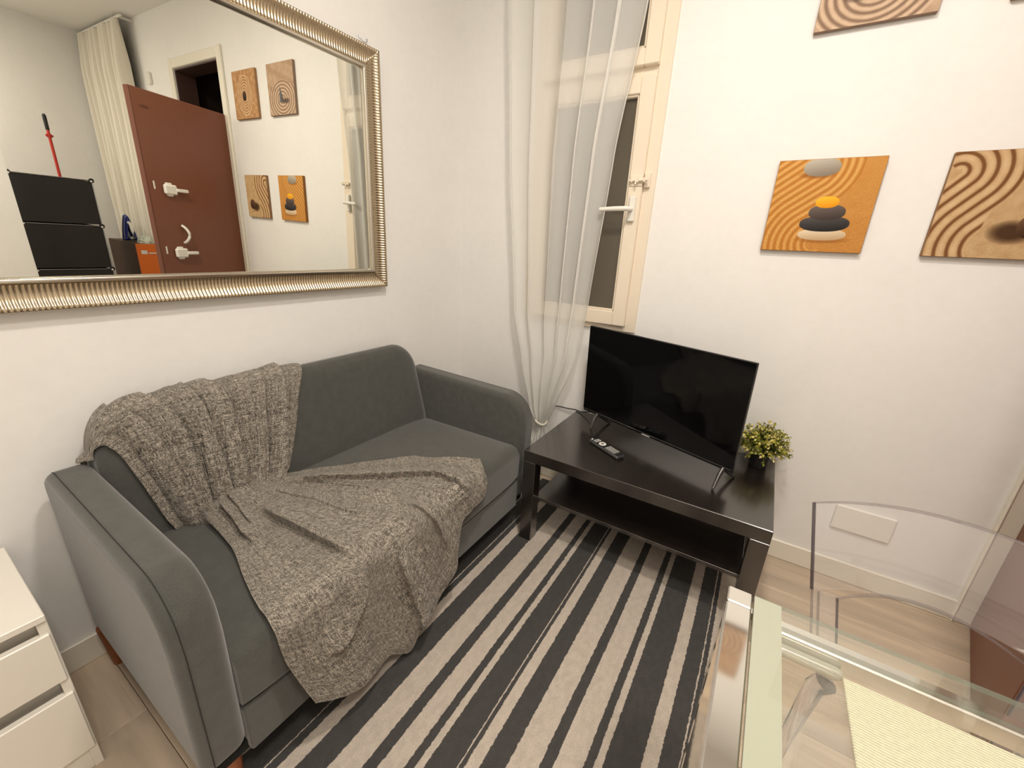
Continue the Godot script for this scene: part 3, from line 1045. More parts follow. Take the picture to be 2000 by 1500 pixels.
func build_throw() -> void:
	var th := thing("throw_blanket", Vector3(-1.35, 0.44, 0.40), "grey-brown woven throw draped over the sofa back and fanned out across the seat", "blanket")
	var O := Vector3(1.35, -0.44, -0.40)
	var nz := FastNoiseLite.new()
	nz.seed = 9
	nz.frequency = 3.0
	nz.fractal_octaves = 2
	# --- piece over the back: gathered towards the gap above the seat
	var rows := []
	var uvs := []
	var R := 120
	var C := 340
	var tops := [[0.0, -1.705], [1.0, -1.075]]
	# fold lines, given by where they cross the top edge
	var folds := [-1.612, -1.548, -1.492, -1.440, -1.378, -1.305, -1.238, -1.160]
	for r in R:
		var g := float(r) / (R - 1)
		var t := lerpf(0.17, 0.925, g)
		var k := clampf((g - 0.34) / 0.66, 0.0, 1.0)
		var xl := lerpf(-1.700, -1.560, pow(k, 1.0)) + 0.010 * sin(k * PI)
		var xr := lerpf(-1.078, -1.300, pow(k, 1.75))
		if g < 0.34:
			xl = -1.700 + 0.02 * (0.34 - g) * 3.0
			xr = -1.078 - 0.05 * (0.34 - g) * 3.0
		var row := PackedVector3Array()
		var ur := PackedVector2Array()
		for c in C:
			var a := float(c) / (C - 1)
			# gather: more cloth per width lower down
			var x := lerpf(xl, xr, a)
			var xt := lerpf(-1.700, -1.078, a)
			var h := 0.0
			var lean := 0.0
			for i in folds.size():
				var dx: float = xt - folds[i] + 0.012 * sin(g * 5.0 + i * 1.7)
				var wd: float = 0.037 + 0.006 * sin(i * 2.3)
				var amp: float = (0.013 + 0.008 * sin(i * 1.9 + 1.0)) * (0.62 + 0.98 * k)
				# a fold rises slowly from the left and drops sharply at its right side
				var q: float = dx / wd
				if q > -1.6 and q < 0.0:
					var up: float = 1.0 - pow(q / 1.6, 2.0)
					h += amp * up * 1.6
					lean += 0.020 * pow(up, 3.0) * (0.45 + 0.4 * k)
				elif q >= 0.0 and q < 0.16:
					h += amp * 1.6 * (1.0 - q / 0.16)
					lean += 0.020 * (1.0 - q / 0.16) * (0.45 + 0.4 * k)
			h *= lerpf(0.25, 1.0, clampf((g - 0.12) / 0.22, 0.0, 1.0))
			h += 0.004 * nz.get_noise_3d(x * 2.2, g * 2.0, 1.0) + 0.003 * ridge(xt * 60.0) * k
			var tuck := clampf((g - 0.93) / 0.07, 0.0, 1.0)
			x += lean * clampf((1.0 - a) * 12.0, 0.0, 1.0)
			var p := back_point(x, t, 0.006 + maxf(h, 0.0) * (1.0 - 0.6 * tuck) + 0.006)
			if x < XL:
				p.y = minf(p.y, 0.735) - (XL - x) * 0.9
				p.z -= (XL - x) * 0.4
			row.append(O + p)
			ur.append(Vector2(xt * 1.0, t * 1.15))
		rows.append(row)
		uvs.append(ur)
	var m := MB.new()
	m.grid(rows, false, false, false, uvs)
	# --- piece on the seat: fans out from the gap and hangs over the front
	var hem := []
	for q in [[-1.545, 0.168], [-1.500, 0.135], [-1.452, 0.112], [-1.400, 0.098], [-1.350, 0.090], [-1.310, 0.082], [-1.275, 0.050], [-1.248, 0.035], [-1.222, 0.060], [-1.205, 0.098], [-1.130, 0.108], [-1.058, 0.126], [-1.020, 0.150], [-1.002, 0.185], [-0.995, 0.245], [-0.962, 0.325], [-0.905, 0.345], [-0.838, 0.350], [-0.808, 0.390]]:
		hem.append(Vector2(q[0], hem_w(q[1])))
	hem.append(Vector2(-0.792, 0.555))
	hem.append(Vector2(-0.768, 0.520))
	hem.append(Vector2(-0.740, 0.492))
	var start := []
	for q in [[-1.512, 0.030], [-1.470, 0.012], [-1.400, -0.004], [-1.330, -0.008], [-1.268, 0.002]]:
		start.append(Vector2(q[0], q[1]))
	var edgeL := [Vector2(-1.512, 0.030), Vector2(-1.528, 0.24), Vector2(-1.566, 0.39), Vector2(-1.592, 0.52), Vector2(-1.588, 0.66), Vector2(-1.545, hem[0].y)]
	var edgeR := [Vector2(-1.268, 0.002), Vector2(-1.179, 0.045), Vector2(-1.039, 0.148), Vector2(-0.889, 0.262), Vector2(-0.859, 0.312), Vector2(-0.740, 0.492)]
	var at := func(pts, f):
		var q: float = clampf(f, 0.0, 1.0) * (pts.size() - 1)
		var i: int = mini(int(q), pts.size() - 2)
		var p0: Vector2 = pts[maxi(i - 1, 0)]
		var p1: Vector2 = pts[i]
		var p2: Vector2 = pts[i + 1]
		var p3: Vector2 = pts[mini(i + 2, pts.size() - 1)]
		return p1.cubic_interpolate(p2, p0, p3, q - i)
	# folds seen on the seat piece, as lines on the unrolled seat
	var F := func(x, y): return Vector2(x, hem_w(y))
	var lines := [
		[[Vector2(-1.29, 0.055), Vector2(-1.174, 0.177), Vector2(-1.006, 0.35), Vector2(-0.934, 0.44), Vector2(-0.925, 0.53), Vector2(-0.92, 0.60)], 0.045, 0.032, 1.0],
		[[Vector2(-1.393, 0.134), Vector2(-1.382, 0.252), Vector2(-1.374, 0.365), Vector2(-1.364, 0.466), Vector2(-1.366, 0.545)], 0.055, 0.036, 1.0],
		[[Vector2(-1.457, 0.04), Vector2(-1.467, 0.164), Vector2(-1.487, 0.284)], 0.024, 0.026, 1.0],
		[[Vector2(-1.43, 0.02), Vector2(-1.43, 0.12), Vector2(-1.45, 0.24)], 0.02, 0.020, 1.0],
		[[Vector2(-0.968, 0.486), Vector2(-0.95, 0.58), F.call(-0.93, 0.40), F.call(-0.90, 0.345)], 0.022, 0.018, -1.0],
		[[Vector2(-1.12, 0.47), Vector2(-1.10, 0.56), F.call(-1.075, 0.40), F.call(-1.044, 0.283)], 0.030, 0.016, 1.0],
		[[F.call(-1.36, 0.44), F.call(-1.388, 0.346), F.call(-1.445, 0.297), F.call(-1.50, 0.27)], 0.040, 0.018, -1.0],
		[[F.call(-1.25, 0.40), F.call(-1.229, 0.32), F.call(-1.205, 0.183), F.call(-1.205, 0.088)], 0.034, 0.030, 1.0],
		[[Vector2(-1.25, 0.08), Vector2(-1.15, 0.26), Vector2(-1.10, 0.40)], 0.020, 0.008, 1.0],
		[[Vector2(-1.33, 0.06), Vector2(-1.27, 0.24), Vector2(-1.24, 0.42)], 0.024, 0.008, 1.0],
	]
	rows = []
	uvs = []
	R = 170
	C = 300
	for r in R:
		var g := float(r) / (R - 1)
		var row := PackedVector3Array()
		var ur := PackedVector2Array()
		var L: Vector2 = at.call(edgeL, g)
		var Rr: Vector2 = at.call(edgeR, g)
		for c in C:
			var a := float(c) / (C - 1)
			# Coons patch between the gap, the two side edges and the hem
			var s0: Vector2 = at.call(start, a)
			var s1: Vector2 = at.call(hem, a)
			var lr := L.lerp(Rr, a)
			var ud := s0.lerp(s1, g)
			var bi: Vector2 = (start[0] as Vector2).lerp(start[-1], a).lerp((hem[0] as Vector2).lerp(hem[-1], a), g)
			var p := lr + ud - bi
			var h := 0.0
			var lean := Vector2.ZERO
			for l in lines:
				var cv := crease(p, l[0], l[1], l[3])
				h += l[2] * cv.x
				lean += Vector2(cv.y, cv.z) * l[2] * 0.65
			p += lean
			# radial pleats near the gap
			var near := exp(-g * 5.0)
			h += near * 0.010 * (0.5 + 0.5 * sin(a * 31.0 + 1.5 * sin(a * 9.0)))
			h += 0.030 * exp(-pow((g - 0.05) / 0.07, 2.0)) * sin(a * PI)
			h += 0.006 * nz.get_noise_3d(p.x * 1.6, p.y * 1.6, 4.0) + 0.002 * nz.get_noise_3d(p.x * 6.0, p.y * 6.0, 8.0)
			# the hanging part swings away from the sofa in soft waves
			var hang := clampf((p.y - 0.60) / 0.3, 0.0, 1.0)
			h += hang * 0.012 * (1.0 + sin(p.x * 26.0 + 1.0))
			var q := seat_point(p.x, p.y, 0.010 + maxf(h, -0.004))
			row.append(O + q)
			ur.append(Vector2(a * 1.05 + 0.3, g * 1.0))
		rows.append(row)
		uvs.append(ur)
	m.grid(rows, false, false, false, uvs)
	put("cloth", m, M.blanket, th)

# ------------------------------------------------------------------ furniture
func build_rug() -> void:
	var z0 := 0.40
	var z1 := 1.668
	var x0 := -1.70
	var x1 := -0.05
	var edges := [0.446, 0.516, 0.548, 0.603, 0.625, 0.644, 0.7125, 0.7160, 0.738, 0.775, 0.840, 0.910, 0.942, 0.997, 1.019, 1.038, 1.107, 1.1108, 1.122, 1.154, 1.210, 1.280, 1.309, 1.374, 1.396, 1.415, 1.498, 1.535, 1.581, 1.5848, 1.598, 1.650]
	var W := 1024
	var H := 512
	var jag := noise_bytes(W, H, 0.10, 71, 2)
	var pile := noise_bytes(W, H, 0.33, 72, 2)
	var spots := noise_bytes(W, H, 0.045, 73, 3)
	var by := PackedByteArray()
	by.resize(W * H * 3)
	for y in H:
		for x in W:
			var i := y * W + x
			var z := z0 + (z1 - z0) * (x + 0.5) / W + (jag[i] / 255.0 - 0.5) * 0.0035
			var n := 0
			while n < edges.size() and z > edges[n]:
				n += 1
			var q := 0.90 + 0.20 * pile[i] / 255.0 + 0.10 * (spots[i] / 255.0 - 0.5)
			var cr := 74.0
			var cg := 72.5
			var cb := 71.0
			if n % 2 == 1:
				var sp := 1.0 - 0.25 * maxf(0.0, pile[i] / 255.0 - 0.72) / 0.28
				cr = 188.0 * sp
				cg = 177.0 * sp
				cb = 165.0 * sp
			by[i * 3] = int(clampf(cr * q, 0, 255))
			by[i * 3 + 1] = int(clampf(cg * q, 0, 255))
			by[i * 3 + 2] = int(clampf(cb * q, 0, 255))
	var rm := mat(Color.WHITE, 1.0, 0.0, 0.1)
	rm.albedo_texture = tex(W, H, by)
	rm.heightmap_enabled = true
	rm.heightmap_texture = bump_from(pile, W, H)
	rm.heightmap_scale = 0.12
	var rug := thing("striped_rug", Vector3((x0 + x1) * 0.5, 0, (z0 + z1) * 0.5), "flat rug with lengthwise charcoal and beige stripes in front of the sofa", "rug")
	var O := -rug.position
	var rows := []
	var uvs := []
	var prof := [[0.0, 0.0], [0.0, 0.007], [0.003, 0.0105], [0.008, 0.012]]
	var full := []
	for p in prof:
		full.append([z0 + p[0], p[1]])
	for k in 30:
		full.append([lerpf(z0 + 0.02, z1 - 0.02, k / 29.0), 0.012])
	for k in range(3, -1, -1):
		full.append([z1 - prof[k][0], prof[k][1]])
	for r in 61:
		var x := lerpf(x0, x1, r / 60.0)
		var row := PackedVector3Array()
		var ur := PackedVector2Array()
		var e := minf(r, 60 - r)
		for p in full:
			var wob := 0.0015 * sin(x * 7.0) * (1.0 if (p[0] > 1.5) else 0.6)
			row.append(O + Vector3(x, p[1] if e > 0 else minf(p[1], 0.004), p[0] + wob))
			ur.append(Vector2((p[0] - z0) / (z1 - z0), (x - x0) / 1.0))
		rows.append(row)
		uvs.append(ur)
	var m := MB.new()
	m.grid(rows, false, false, false, uvs)
	put("pile", m, rm, rug)

func build_coffee_table() -> void:
	var t := thing("coffee_table", Vector3(-0.287, 0.0, 1.239), "low black-brown rectangular coffee table with a lower shelf, carrying the television", "table")
	put("tabletop", B(Vector3(0, 0.425, 0), Vector3(0.55, 0.05, 0.90), 0.0018), M.dark_wood, t)
	put("shelf", B(Vector3(0.005, 0.223, 0), Vector3(0.505, 0.016, 0.80), 0.001), M.dark_wood, t)
	for sx in [-1, 1]:
		for sz in [-1, 1]:
			var y0 := 0.0125 if sz < 0 or sx < 0 else 0.0125
			put("leg", S(Vector3(sx * 0.275, y0, sz * 0.45), Vector3(sx * 0.219, 0.40, sz * 0.394), 0.0015), M.dark_wood, t)

func build_tv() -> void:
	var yaw := -0.342
	var t := thing("television", Vector3(-0.252, 0.45, 1.202), "black flat-screen television standing at an angle on the coffee table", "television", "", 0.0)
	# local frame: +Z along the screen width, -X towards the viewer
	t.rotation.y = yaw
	var tilt := 0.030
	var b := Basis(Vector3(0, 0, 1), tilt)
	var m := MB.new()
	var c := Vector3(0.018, 0.06 + 0.2085, 0)
	m.box(c + b * Vector3(-0.0105, 0, 0), Vector3(0.012, 0.417, 0.722), 0.002, b)
	m.box(c + b * Vector3(0.016, -0.045, 0), Vector3(0.048, 0.27, 0.56), 0.015, b)
	put("housing", m, M.tv_frame, t)
	m = MB.new()
	m.box(c + b * Vector3(-0.0175, 0.006, 0), Vector3(0.003, 0.402, 0.720), 0.0008, b)
	put("screen", m, M.tv, t)
	m = MB.new()
	m.box(c + b * Vector3(-0.0185, -0.1965, 0), Vector3(0.004, 0.004, 0.712), 0.001, b)
	put("lower_bezel", m, M.tv_foot, t)
	m = MB.new()
	m.box(c + b * Vector3(-0.0182, -0.2035, -0.005), Vector3(0.002, 0.0042, 0.038), 0.0004, b)
	put("nameplate", m, M.print_white, t)
	for q in [[-0.275, -0.034], [0.326, -0.056]]:
		m = MB.new()
		var z: float = q[0]
		var fx: float = q[1]
		m.tube([Vector3(0.012, 0.064, z), Vector3(fx * 0.25, 0.044, z), Vector3(fx * 0.85, 0.010, z + 0.004), Vector3(fx, 0.0045, z + 0.005)], [0.010, 0.008, 0.0055, 0.0045], 10)
		m.tube([Vector3(0.012, 0.064, z), Vector3(0.04, 0.045, z), Vector3(0.090, 0.010, z + 0.008), Vector3(0.104, 0.0045, z + 0.010)], [0.010, 0.008, 0.0055, 0.0045], 10)
		put("foot", m, M.tv_foot, t)
	# mains lead from the back of the set to the wall
	var cb := MB.new()
	var pts := []
	for q in [[-0.10, 0.62, 1.00], [-0.075, 0.53, 0.94], [-0.055, 0.475, 0.87], [-0.035, 0.4555, 0.82], [-0.022, 0.4545, 0.785], [-0.017, 0.448, 0.73], [-0.015, 0.447, 0.69], [-0.013, 0.440, 0.64], [-0.012, 0.38, 0.61], [-0.012, 0.10, 0.60]]:
		pts.append(Vector3(q[0], q[1], q[2]))
	cb.tube(pts, 0.0028, 8)
	tag(put("power_cable", cb, M.black), "thin black power cable running from the television to the wall by the curtain", "cable")

func build_small_things() -> void:
	# remote control
	var d := Vector3(-0.087, 0, 0.159).normalized()
	var r := thing("remote_control", Vector3(-0.353, 0.4502, 1.070), "slim dark grey remote control with pale keys lying on the coffee table", "remote")
	r.rotation.y = atan2(d.x, d.z)
	put("body", B(Vector3(0, 0.008, 0), Vector3(0.044, 0.016, 0.180), 0.005), M.remote, r)
	put("face", B(Vector3(0, 0.0163, 0), Vector3(0.038, 0.0012, 0.172), 0.0004), M.remote_dark, r)
	var km := B(Vector3.ZERO, Vector3(0.0062, 0.003, 0.0046), 0.0012).mesh()
	for j in 6:
		for i in 4:
			put_mesh("button", km, M.key, r).position = Vector3(-0.0135 + i * 0.009, 0.0175, 0.012 + j * 0.0098)
	var ring := MB.new()
	var rows := []
	for k in 28:
		var t := TAU * k / 28.0
		var row := PackedVector3Array()
		for q in [[0.0075, 0.0165], [0.0075, 0.0185], [0.0100, 0.0192], [0.0145, 0.0190], [0.0160, 0.0165]]:
			row.append(Vector3(cos(t) * q[0], q[1], -0.024 + sin(t) * q[0]))
		rows.append(row)
	rows.append(rows[0])
	ring.grid(rows)
	put("navigation_ring", ring, M.white_plastic, r)
	var mm := MB.new()
	for q in [-0.011, 0.0, 0.011]:
		mm.box(Vector3(q, 0.0175, -0.052), Vector3(0.0085, 0.0025, 0.007), 0.001)
		mm.box(Vector3(q, 0.0175, -0.0635), Vector3(0.0085, 0.0025, 0.006), 0.001)
	put("media_keys", mm, M.key, r)
	mm = MB.new()
	mm.lathe(Vector3(-0.010, 0.0165, -0.079), [Vector2(0.0045, 0.0), Vector2(0.0045, 0.002), Vector2(0.003, 0.0026)], 14)
	put("power_button", mm, M.white_plastic, r)
	# faux boxwood in a black pot
	var p := thing("potted_plant", Vector3(-0.106, 0.4502, 1.625), "small bushy yellow-green artificial plant in a black pot beside the television", "plant")
	var pm := MB.new()
	pm.lathe(Vector3.ZERO, [Vector2(0.028, 0.0), Vector2(0.031, 0.003), Vector2(0.040, 0.062), Vector2(0.041, 0.068), Vector2(0.038, 0.068), Vector2(0.036, 0.058), Vector2(0.005, 0.056)], 28)
	put("pot", pm, M.black_matte, p)
	var rg := RandomNumberGenerator.new()
	rg.seed = 303
	var leaves := [MB.new(), MB.new(), MB.new(), MB.new(), MB.new()]
	var stems := MB.new()
	for k in 230:
		var t := rg.randf() * TAU
		var el := asin(clampf(rg.randf_range(-0.30, 1.0), -1.0, 1.0))
		var dir := Vector3(cos(t) * cos(el), sin(el), sin(t) * cos(el))
		var L := rg.randf_range(0.074, 0.106)
		var base := Vector3(0, 0.075, 0)
		var tip := base + Vector3(dir.x * L, dir.y * L * 0.92 + 0.012, dir.z * L * 1.0)
		stems.tube([base + dir * 0.005, base.lerp(tip, 0.5) + Vector3(0, 0.004, 0), tip], 0.0008, 4)
		for j in 10:
			var f := lerpf(0.38, 1.03, j / 9.0)
			var c := base.lerp(tip, f) + Vector3(0, 0.004 * sin(f * PI), 0)
			var sd := Vector3(rg.randf_range(-1, 1), rg.randf_range(-1, 1), rg.randf_range(-1, 1)).normalized()
			var ld := (dir * 0.75 + sd * 0.8).normalized()
			var ln := rg.randf_range(0.009, 0.015)
			var wd := ln * 0.40
			var ax := ld.cross(sd).normalized()
			var up := ax.cross(ld).normalized()
			var w: int = [0, 1, 1, 1, 2, 3, 3, 0, 4, 4][rg.randi() % 10]
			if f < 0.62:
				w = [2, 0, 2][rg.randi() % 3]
			var lm: MB = leaves[w]
			var a := c
			var b1 := c + ld * ln * 0.5 + ax * wd + up * 0.001
			var b2 := c + ld * ln * 0.5 - ax * wd + up * 0.001
			var e := c + ld * ln
			lm.tri(a, b1, e)
			lm.tri(a, e, b2)
	var fo := Node3D.new()
	fo.name = "foliage"
	p.add_child(fo)
	fo.set_meta("kind", "stuff")
	for k in 5:
		var q := put("leaves", leaves[k], M.leaf[k], fo)
		q.set_meta("kind", "stuff")
	put("stems", stems, M.leaf[2], fo).set_meta("kind", "stuff")
	# blank socket cover on the wall
	var oc := MB.new()
	oc.box(Vector3(-0.006, 0, 0), Vector3(0.012, 0.105, 0.185), 0.003)
	var o := put("wall_socket_cover", oc, M.white_plastic)
	o.position = Vector3(0, 0.283, 2.020)
	tag(o, "plain white rectangular cover plate low on the wall behind the clear chair", "cover plate")
	# wire hook and nail left in the wall above the mirror corner
	var hk := MB.new()
	var hp := []
	for k in 9:
		var t := PI * k / 8.0
		hp.append(Vector3(-0.018 * cos(t), -0.016 * sin(t), 0.006 + 0.004 * sin(t)))
	hk.tube(hp, 0.0014, 6)
	hk.tube([Vector3(-0.018, 0, 0.0), Vector3(-0.018, 0, 0.006)], 0.0014, 6)
	hk.tube([Vector3(0.018, 0, 0.0), Vector3(0.018, 0, 0.006)], 0.0014, 6)
	var ho := put("wire_hook", hk, M.steel)
	ho.position = Vector3(-0.612, 1.984, 0.0)
	tag(ho, "tiny bent wire hook in the wall above the corner of the mirror", "hook")

func build_pictures() -> void:
	var spec := [
		[0, 1.4594, 1.2838, "lower canvas print with a stack of pebbles on raked orange sand", "stacked pebbles"],
		[1, 1.9157, 1.2838, "lower canvas print with dark S-shaped grooves and a brown stone", "brown stone"],
		[2, 1.4707, 1.9565, "upper canvas print with a pointed grey stone in rings of raked sand", "pointed stone"],
		[3, 1.9202, 1.9565, "upper canvas print with oval rings around a dark pebble on boards", "oval rings"]]
	for s in spec:
		var N := 0.301
		var p := thing("canvas_print", Vector3(-0.0005, s[2], s[1] + N * 0.5), s[3], "picture", "square canvas prints on the window wall")
		put("canvas", S(Vector3(-0.018, 0, -N * 0.5), Vector3(0.0, N, N * 0.5), 0.0015), M.canvas_edge[s[0]], p)
		var m := MB.new()
		var h := N * 0.5 - 0.0012
		var rows := [PackedVector3Array([Vector3(-0.0184, N - 0.0012, -h), Vector3(-0.0184, N - 0.0012, h)]), PackedVector3Array([Vector3(-0.0184, 0.0012, -h), Vector3(-0.0184, 0.0012, h)])]
		var uvs := [[Vector2(0, 0), Vector2(1, 0)], [Vector2(0, 1), Vector2(1, 1)]]
		m.grid(rows, false, false, false, uvs)
		var pm := mat(Color.WHITE, 0.7, 0.0, 0.3)
		pm.albedo_texture = picture_texture(s[0])
		put("print", m, pm, p)

func build_mirror() -> void:
	# hangs with its top leaning slightly into the room
	var W := 1.30
	var H := 0.892
	var mi := thing("wall_mirror", Vector3(-0.579 - W * 0.5, 1.0536, 0.006), "large wall mirror in a wide fluted champagne-silver frame above the sofa", "mirror")
	mi.rotation.x = 0.0225
	var fw := 0.080
	# frame profile from the outer edge (s = 0) to the inner lip (s = fw): depth above the wall
	var prof := [[0.0, 0.0, 0], [0.0, 0.026, 0], [0.0015, 0.0295, 0], [0.004, 0.031, 1], [0.008, 0.0315, 1], [0.012, 0.030, 1], [0.018, 0.0255, 1], [0.026, 0.0205, 1], [0.036, 0.0175, 1], [0.046, 0.0170, 1], [0.055, 0.0185, 1], [0.062, 0.021, 1], [0.0645, 0.0225, 0], [0.0655, 0.026, 0], [0.068, 0.0275, 0], [0.074, 0.0275, 0], [0.0775, 0.0255, 0], [0.079, 0.020, 0], [0.080, 0.014, 0]]
	var pitch := 0.0100
	for side in 4:
		var L := W if side % 2 == 0 else H
		var n := int(round(L / pitch))
		var sub := 6
		var rows := []
		for k in n * sub + 1:
			var u := L * k / (n * sub)
			var fl := absf(sin(PI * k / sub))
			var row := PackedVector3Array()
			for p in prof:
				var s: float = p[0]
				var cu := clampf(u, s, L - s)
				var d: float = p[1]
				if p[2] == 1 and cu == u:
					d -= 0.0026 * fl
				var q := Vector2.ZERO
				if side == 0:
					q = Vector2(cu, s)
				elif side == 1:
					q = Vector2(W - s, cu)
				elif side == 2:
					q = Vector2(W - cu, H - s)
				else:
					q = Vector2(s, H - cu)
				row.append(Vector3(q.x - W * 0.5, q.y, d))
			rows.append(row)
		var m := MB.new()
		m.grid(rows)
		var cham := put("fluted_rail", m, M.champagne, mi)
		# plain inner lip as its own smooth strip over the fluting
		var lip := MB.new()
		var lr := []
		for k in 3:
			var row := PackedVector3Array()
			for p in prof.slice(12):
				var s: float = p[0]
				var u := clampf(L * k / 2.0, s, L - s)
				var q := Vector2(u, s)
				if side == 1:
					q = Vector2(W - s, u)
				elif side == 2:
					q = Vector2(W - u, H - s)
				elif side == 3:
					q = Vector2(s, H - u)
				row.append(Vector3(q.x - W * 0.5, q.y, p[1] + 0.0006))
			lr.append(row)
		lip.grid(lr)
		put("inner_lip", lip, M.silver, cham)
	put("glass", S(Vector3(-W * 0.5 + 0.07, 0.07, 0.010), Vector3(W * 0.5 - 0.07, H - 0.07, 0.0145), 0.0), M.mirror, mi)
	put("back_board", S(Vector3(-W * 0.5 + 0.004, 0.004, 0.0), Vector3(W * 0.5 - 0.004, H - 0.004, 0.009), 0.0), M.backing, mi)

func build_nightstand() -> void:
	var x1 := -1.854
	var x0 := x1 - 0.35
	var n := thing("bedside_chest", Vector3((x0 + x1) * 0.5, 0, 0.19), "small white two-drawer bedside chest standing left of the sofa", "chest")
	var O := -n.position
	put("top", S(O + Vector3(x0, 0.458, 0.014), O + Vector3(x1, 0.474, 0.372), 0.0015), M.white_lacquer, n)
	put("side_panel", S(O + Vector3(x1 - 0.016, 0, 0.014), O + Vector3(x1, 0.458, 0.366), 0.001), M.white_lacquer, n)
	put("side_panel", S(O + Vector3(x0, 0, 0.014), O + Vector3(x0 + 0.016, 0.458, 0.366), 0.001), M.white_lacquer, n)
	put("plinth", S(O + Vector3(x0 + 0.016, 0.0, 0.33), O + Vector3(x1 - 0.016, 0.060, 0.362), 0.001), M.white_lacquer, n)
	put("back_panel", S(O + Vector3(x0 + 0.016, 0.0, 0.018), O + Vector3(x1 - 0.016, 0.458, 0.024), 0.0), M.white_lacquer, n)
	for q in [[0.066, 0.250], [0.290, 0.424]]:
		var d := put("drawer", S(O + Vector3(x0 + 0.003, q[0], 0.354), O + Vector3(x1 - 0.003, q[1], 0.372), 0.002), M.white_lacquer, n)
		# the finger rail set back above the drawer front
		put("finger_rail", S(O + Vector3(x0 + 0.016, q[1] - 0.03, 0.318), O + Vector3(x1 - 0.016, q[1] + 0.034, 0.330), 0.001), M.white_lacquer, d)

